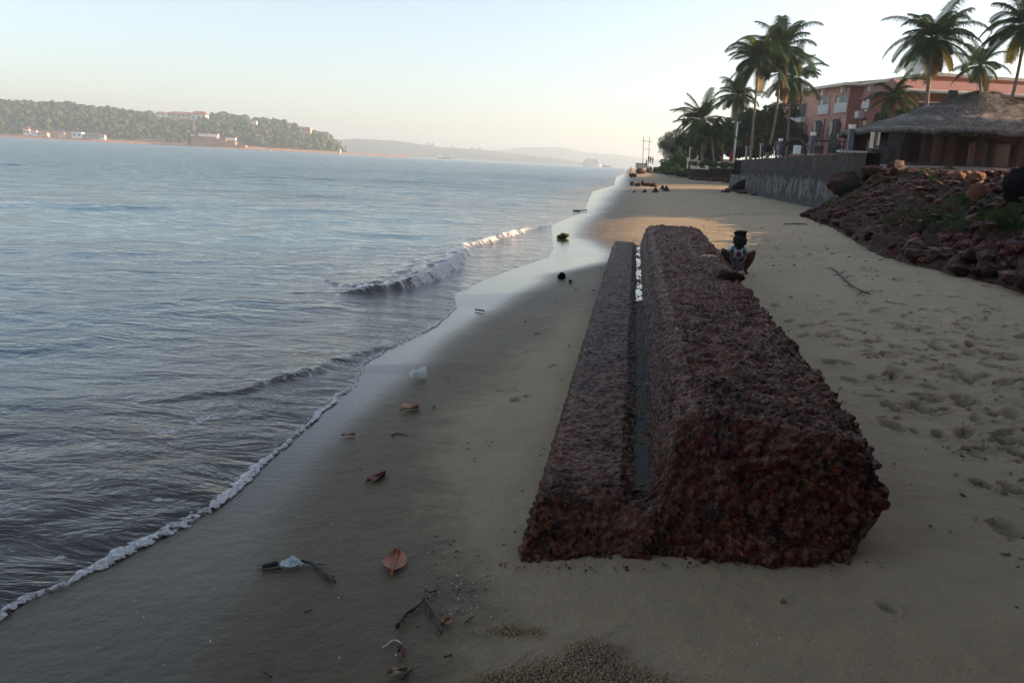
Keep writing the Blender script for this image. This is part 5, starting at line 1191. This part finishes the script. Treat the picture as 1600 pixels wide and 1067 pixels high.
# ------------------------------------------------------------------ litter on the sand
def leaf_obj(px, py, L, Wd, rz, label, col, name='leaf', curl=.3, cat='leaf', vein=None):
    g = atg(px, py); n, m_ = 15, 9; mt = simple(name+'_'+str(px), col, .5, .35, 30, .3, .003, obj=True); V = []
    for i in range(n):
        s = i/(n-1); w_ = Wd*.5*(sin(pi*s**.85)**.95)+.002
        for j in range(m_):
            c = -1+2*j/(m_-1); V.append(((s-.5)*L, c*w_, curl*Wd*(c*c)*.5+.012*sin(s*5+c*2)*curl+.01+curl*L*.25*(s-.5)**2))
    t = thing(name, label, cat, g, rz); np_mesh('blade', V, grid_faces(n, m_), mt, t)
    mb = MB(); mb.tube([(-L*.62, 0, .012), (-L*.5, 0, .012), (0, 0, .014), (L*.48, 0, .02+curl*L*.06)], [.0035, .004, .0035, .0015], 6); mb.build('stalk', M['wood'] if vein is None else vein, t, True); return t
leaf_obj(617, 881, .185, .098, 1.6, 'large orange brown dry leaf lying on the damp sand', (.30, .085, .03), curl=.25, vein=simple('vein', (.42, .15, .07)))
leaf_obj(588, 750, .13, .06, .9, 'curled dark red leaf on the wet sand', (.13, .018, .02), curl=.55)
leaf_obj(641, 641, .13, .12, .5, 'curled pale orange husk piece on the sand below the plastic cup', (.42, .24, .14), curl=.5, name='husk', cat='husk')
leaf_obj(697, 975, .04, .038, .9, 'small orange leaf right of the forked twig', (.38, .15, .03), curl=.4); leaf_obj(545, 682, .08, .045, .3, 'small orange brown leaf near the foam line', (.33, .12, .05), curl=.3)
leaf_obj(627, 1022, .05, .02, 2, 'small dark red scrap below the forked twig', (.22, .03, .03), curl=.6, name='scrap', cat='scrap'); leaf_obj(622, 1053, .06, .035, .3, 'small tan leaf bit at the bottom edge of the photo', (.30, .2, .12), curl=.5)
leaf_obj(701, 1030, .025, .015, .3, 'tiny tan leaf bit right of the red scrap', (.35, .2, .1), curl=.3)
M['twig'] = simple('wet_twig', (.022, .017, .014), .5, .4, 40, .6, .004)
def twig(pxs, label, r_=.006, name='twig', mat='twig', extra=(), lift=.004, cat='twig'):
    pts = [atg(*p) for p in pxs]; o = pts[0].copy(); t = MB(); q = []
    for i, p in enumerate(pts): q.append(p-o+Vector((0, 0, lift+r_)))
    sm = []
    for i in range(len(q)-1):
        for k in range(4):
            s = k/4; sm.append(q[i].lerp(q[i+1], s)+Vector((random.gauss(0, r_*.25), random.gauss(0, r_*.25), abs(random.gauss(0, r_*.2)))))
    sm.append(q[-1]); n = len(sm); t.tube(sm, [r_*(.7+.5*random.random())*(1-.4*i/n) for i in range(n)], 7)
    for ex in extra:
        e = [atg(*p)-o+Vector((0, 0, lift+r_*.6)) for p in ex]; t.tube(e, [r_*.5]*(len(e)-1)+[r_*.15], 5)
    ob = t.build(name, M[mat] if isinstance(mat, str) else mat, None, True); ob.location = o; return tag(ob, label, cat)
twig([(410, 890), (435, 885), (470, 881), (487, 883), (505, 897), (524, 914)], 'long black twig crossing the torn wrapper on the wet sand', .0085, extra=[[(437, 886), (432, 880), (400, 887)], [(487, 884), (510, 885)], [(508, 899), (516, 902), (523, 905)], [(500, 893), (508, 905), (516, 909)], [(440, 891), (400, 894)]])
twig([(620, 983), (632, 965), (650, 952), (664, 941), (676, 958), (685, 975), (690, 994)], 'black forked twig on the sand below the orange leaf', .007, extra=[[(664, 941), (655, 935)], [(664, 941), (661, 928)], [(664, 941), (673, 935)], [(672, 952), (669, 965), (671, 973)], [(632, 965), (640, 968)], [(628, 972), (622, 966)], [(630, 970), (634, 978)], [(640, 958), (642, 951)]])
twig([(664, 925), (672, 928), (680, 926), (684, 916)], 'short curved black twig just above the forked twig', .004); twig([(476, 960), (487, 955)], 'tiny straight black stick left of the forked twig', .004, name='stick'); twig([(412, 1051), (424, 1061)], 'short dark stick at the bottom edge of the photo', .005, name='stick'); twig([(612, 682), (620, 678), (630, 680), (638, 682)], 'small wavy dark twig under the pale husk', .004)
twig([(628, 1064), (636, 1056), (645, 1048)], 'dark stick beside the tan leaf bit at the bottom edge', .005, name='stick'); twig([(727, 1005+0-30), (735, 968), (741, 966)], 'small dark twig left of the pellet heaps', .0035)
twig([(598, 1014), (606, 1009), (612, 1003), (618, 1002), (627, 1007)], 'bent white thread on the dark sand', .0025, name='thread', mat='white', cat='thread')
twig([(742, 486), (750, 487), (757, 488)], 'small dark twig lying in the wet film', .012); twig([(895, 331), (905, 331), (917, 330)], 'dark strip of weed on the wet sand far up the beach', .035, name='seaweed', cat='seaweed')
twig([(1297, 420), (1312, 430), (1322, 440), (1330, 448), (1345, 458), (1360, 462)], 'dry grey branch lying on the sand right of the child', .016, name='branch', cat='branch', extra=[[(1312, 430), (1320, 424)], [(1312, 430), (1300, 432)], [(1318, 436), (1330, 430)], [(1345, 458), (1338, 464)], [(1345, 458), (1370, 456)], [(1305, 425), (1302, 417)]])
twig([(1225, 352), (1240, 351), (1262, 352)], 'thin dark stick at the foot of the bank', .02, name='stick')
def wrapper():
    g = atg(457, 885); r = random.Random(9); V = []; n, m_ = 12, 8
    for i in range(n):
        for j in range(m_):
            a = -1+2*i/(n-1); b = -1+2*j/(m_-1); V.append((a*.055*(1-.35*abs(b)), b*.03*(1-.5*abs(a)), .012+r.uniform(0, .016)+.012*(1-a*a)))
    t = NT('foil'); p = t.pos(obj=True); c = t.ramp(t.noise(p, 30, 3), [(.35, (.75, .73, .68)), (.5, (.45, .62, .72)), (.6, (.7, .62, .5)), (.7, (.25, .14, .2))]); o = np_mesh('torn_wrapper', V, grid_faces(n, m_), t.done(t.bsdf(c, .3, None, .5)), smooth=False); o.location = g+Vector((0, -.01, .002)); o.rotation_euler = (.25, 0, .1); tag(o, 'torn pale blue and white wrapper caught on the black twig', 'wrapper')
wrapper()
def cup():
    g = atg(655, 592); t = NT('clear_plastic'); b = t.bsdf((.80, .82, .84), .12, t.bump(t.vor(t.pos(obj=True), 40, 'DISTANCE_TO_EDGE'), .6, .01), .6); tr = t.n('ShaderNodeBsdfTransparent'); mx = t.n('ShaderNodeMixShader'); mx.inputs[0].default_value = .55; t.l(tr.outputs[0], mx.inputs[1]); t.l(b, mx.inputs[2]); m_ = t.done(mx.outputs[0])
    n, k = 13, 24; V = []
    for i in range(n):
        s = i/(n-1); rr_ = .030+.020*s
        if i == n-1: rr_ += .005
        for j in range(k): a = 2*pi*j/k; cr = 1-.35*exp(-((s-.45)/.2)**2)*(.5+.5*sin(a*2+1)); V.append((s*.11, cos(a)*rr_*cr, .045+sin(a)*rr_*cr*(1-.25*exp(-((s-.45)/.2)**2))))
    th = thing('plastic_cup', 'crushed clear plastic cup lying on its side on the damp sand', 'cup', g+Vector((-.06, -.03, .0)), .45); np_mesh('wall', V, grid_faces(n, k, True), m_, th); mb = MB(); mb.add([(0, cos(2*pi*j/k)*.03, .045+sin(2*pi*j/k)*.03) for j in range(k)], [tuple(range(k))]); mb.build('base', m_, th)
cup()
g = atg(877, 436); rock(rock_mesh('coconut', 61, 3, .08, M['rock_black']), (g.x, g.y, g.z+.045), (.065, .06, .055), 0, 'dark empty coconut shell on the sand near the wet film', None, 'coconut', 'coconut')
g = atg(891, 444); rock(rock_mesh('pebble', 62, 2, .2, M['palmyoung']), (g.x, g.y, g.z+.02), (.028, .025, .02), 0, 'tiny yellow green fruit beside the coconut shell', None, 'fruit', 'fruit'); g = atg(891, 441); rock(rock_mesh('pebble', 63, 2, .2, M['rock_black']), (g.x, g.y, g.z+.02), (.03, .03, .02), 0, 'tiny black pod behind the yellow green fruit', None, 'pod', 'seed_pod')
def weed():
    r = np.random.default_rng(3); g = atg(879, 373); cl = [((x*.1, y*.05, .05+.02*i), (.10, .06, .05), 1) for i, (x, y) in enumerate([(-1, 0), (0, .5), (1, -.3), (.2, 0)])]; V, F = leaf_cloud(420, cl, .045, r); th = thing('leafy_sprig', 'clump of green leaves lying in the shallow film of water', 'leaves', g); th.scale = (.72, .72, .8); np_mesh('leaves', V, F, M['palmyoung'], th, smooth=False); V, F = leaf_cloud(260, [((0, 0, .04), (.13, .07, .04), 1)], .045, r); np_mesh('dark_leaves', V, F, M['leafdark'], th, smooth=False)
weed()
rock(rock_mesh('loose_stone', 64, 3, .25, M['rock']), (2.22, 8.5, .69), (.16, .10, .085), -.5, 'long brown loose stone resting on the right edge of the block', None, 'stone', 'loose_stone')
p = atz(1107, 403, .70); mb = MB(); 
for a, b in (((-.10, 0, .01), (.02, .03, .02)), ((-.06, .03, .01), (.10, -.02, .015)), ((-.02, -.04, .01), (.11, .03, .02))): mb.tube([a, Vector(a).lerp(Vector(b), .5)+Vector((0, 0, .02)), b], [.006, .009, .005], 6)
o = mb.build('pale_sticks', M['cream'], None, True); o.location = p; tag(o, 'few pale bleached sticks lying on top of the block', 'sticks')
def scraps():
    """weed and footprint-shade flecks and white shell bits strewn in lines"""
    r = np.random.default_rng(31); V = []; F = []
    def put(x, y, s, k):
        z = sand_at(x, y)+.004; o = len(V); a = r.uniform(0, 6.28); e = r.uniform(1, 3.2 if k else 1.4)
        for q in range(5): aa = a+2*pi*q/5; V.append((x+cos(a)*cos(aa-a)*s*e-sin(a)*sin(aa-a)*s, y+sin(a)*cos(aa-a)*s*e+cos(a)*sin(aa-a)*s, z+r.uniform(0, s)))
        V.append((x, y, z+s*1.1))
        for q in range(5): F.append((o+q, o+(q+1) % 5, o+5))
    return V, F, put
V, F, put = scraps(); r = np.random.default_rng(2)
for (px, py, sx, sy, n) in [(715, 930, 50, 55, 90), (700, 880, 35, 50, 30), (790, 610, 30, 4, 40), (700, 590, 20, 3, 26), (685, 640, 25, 8, 40), (860, 470, 30, 5, 40), (830, 500, 18, 6, 24), (735, 690, 40, 40, 40), (910, 450, 22, 5, 20), (650, 760, 60, 60, 26), (1150, 336, 90, 2, 130), (1160, 309, 60, 9, 90), (1260, 480, 60, 16, 60), (1360, 600, 120, 60, 130), (1530, 560, 80, 70, 130), (1400, 420, 120, 30, 110), (1230, 400, 60, 20, 60), (1520, 700, 50, 25, 120)]:  # weed, plus specks that paint footprint shade in the trodden sand
    for _ in range(n): q = atg(px+r.normal(0, sx*.5), py+r.normal(0, sy*.5)); put(q.x, q.y, abs(r.normal(.0014, .0013))*(1+q.y*.16), 1)
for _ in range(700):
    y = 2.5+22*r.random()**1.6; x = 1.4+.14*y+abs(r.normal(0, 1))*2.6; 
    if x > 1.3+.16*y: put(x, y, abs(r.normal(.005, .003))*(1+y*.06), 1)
o = np_mesh('weed_shade_flecks', V, F, M['twig'], smooth=False); tag(o, 'dark flecks of weed, bark and painted footprint shade strewn over the sand', 'weed', kind='stuff')
V, F, put = scraps()
for (px, py, sx, sy, n) in [(715, 925, 60, 60, 60), (560, 800, 200, 200, 26), (300, 960, 200, 80, 10), (1150, 985, 120, 40, 5)]:
    for _ in range(n): q = atg(px+r.normal(0, sx*.5), py+r.normal(0, sy*.5)); put(q.x, q.y, abs(r.normal(.0022, .001)), 0)
o = np_mesh('shell_bits', V, F, M['white'], smooth=False); tag(o, 'tiny white shell bits scattered on the damp sand', 'shells', kind='stuff')
V, F, put = scraps(); r = np.random.default_rng(12)
for _ in range(420):
    q = r.random()
    if q < .35: x = r.uniform(.0, 1.4); y = 3.08-.02*x-abs(r.normal(0, .035))
    elif q < .75: y = 3+12*r.random()**1.5; x = .138*y+.98+.012*y+abs(r.normal(0, .10))
    else: y = 3+12*r.random()**1.5; x = .138*y-.40-abs(r.normal(0, .04))
    put(x, y, abs(r.normal(.0016, .0022))*(1+y*.1), 0)
o = np_mesh('laterite_chips', V, F, M['rock'], smooth=False); tag(o, 'small dark red chips fallen on the sand around the foot of the block', 'stone chips', kind='stuff')
# crab sand pellets
def pellets():
    bm = bmesh.new(); bmesh.ops.create_icosphere(bm, subdivisions=1, radius=1); tv = np.array([v.co[:] for v in bm.verts]); tf = np.array([[v.index for v in f.verts] for f in bm.faces]); bm.free()
    r = np.random.default_rng(6); P = []; 
    for (px, py, sx, sy, n) in [(905, 1050, 75, 16, 2300), (925, 1022, 40, 16, 900), (800, 1060, 50, 10, 700), (793, 986, 28, 6, 330), (835, 985, 16, 6, 90), (1000, 1062, 60, 10, 300)]:
        for _ in range(n): q = atg(px+r.normal(0, sx*.55), py+r.normal(0, sy*.6)); P.append((q.x, q.y, q.z+abs(r.normal(0, .006))))
    P = np.array(P); s = r.uniform(.0016, .0042, len(P)); V = (tv[None]*s[:, None, None]*r.uniform(.7, 1.3, (len(P), 12, 1) if len(tv) == 12 else (len(P), len(tv), 1))+P[:, None]).reshape(-1, 3); F = (tf[None]+(np.arange(len(P))*len(tv))[:, None, None]).reshape(-1, 3)
    o = np_mesh('sand_pellets', V, F, simple('sand_pellet', (.38, .295, .19), .9, .3, 200)); tag(o, 'heaps of small sand pellets left by crabs at the bottom of the photo', 'sand pellets', kind='stuff')
pellets()
# ------------------------------------------------------------------ haze
mb = MB(); mb.box((0, 0, 68), (13000, 13000, 152)); hz = mb.build('haze', None) if False else None
me = bpy.data.meshes.new('haze'); me.from_pydata(mb.v, [], mb.f); hm = bpy.data.materials.new('haze'); hm.use_nodes = True; hn = hm.node_tree; hn.nodes.clear(); ho = hn.nodes.new('ShaderNodeOutputMaterial'); pv = hn.nodes.new('ShaderNodeVolumePrincipled'); pv.inputs['Color'].default_value = (.70, .86, 1, 1); pv.inputs['Density'].default_value = HAZE; pv.inputs['Anisotropy'].default_value = .3; hn.links.new(pv.outputs[0], ho.inputs[1])
me.materials.append(hm); hz = bpy.data.objects.new('haze', me); link(hz); hz['kind'] = 'stuff'
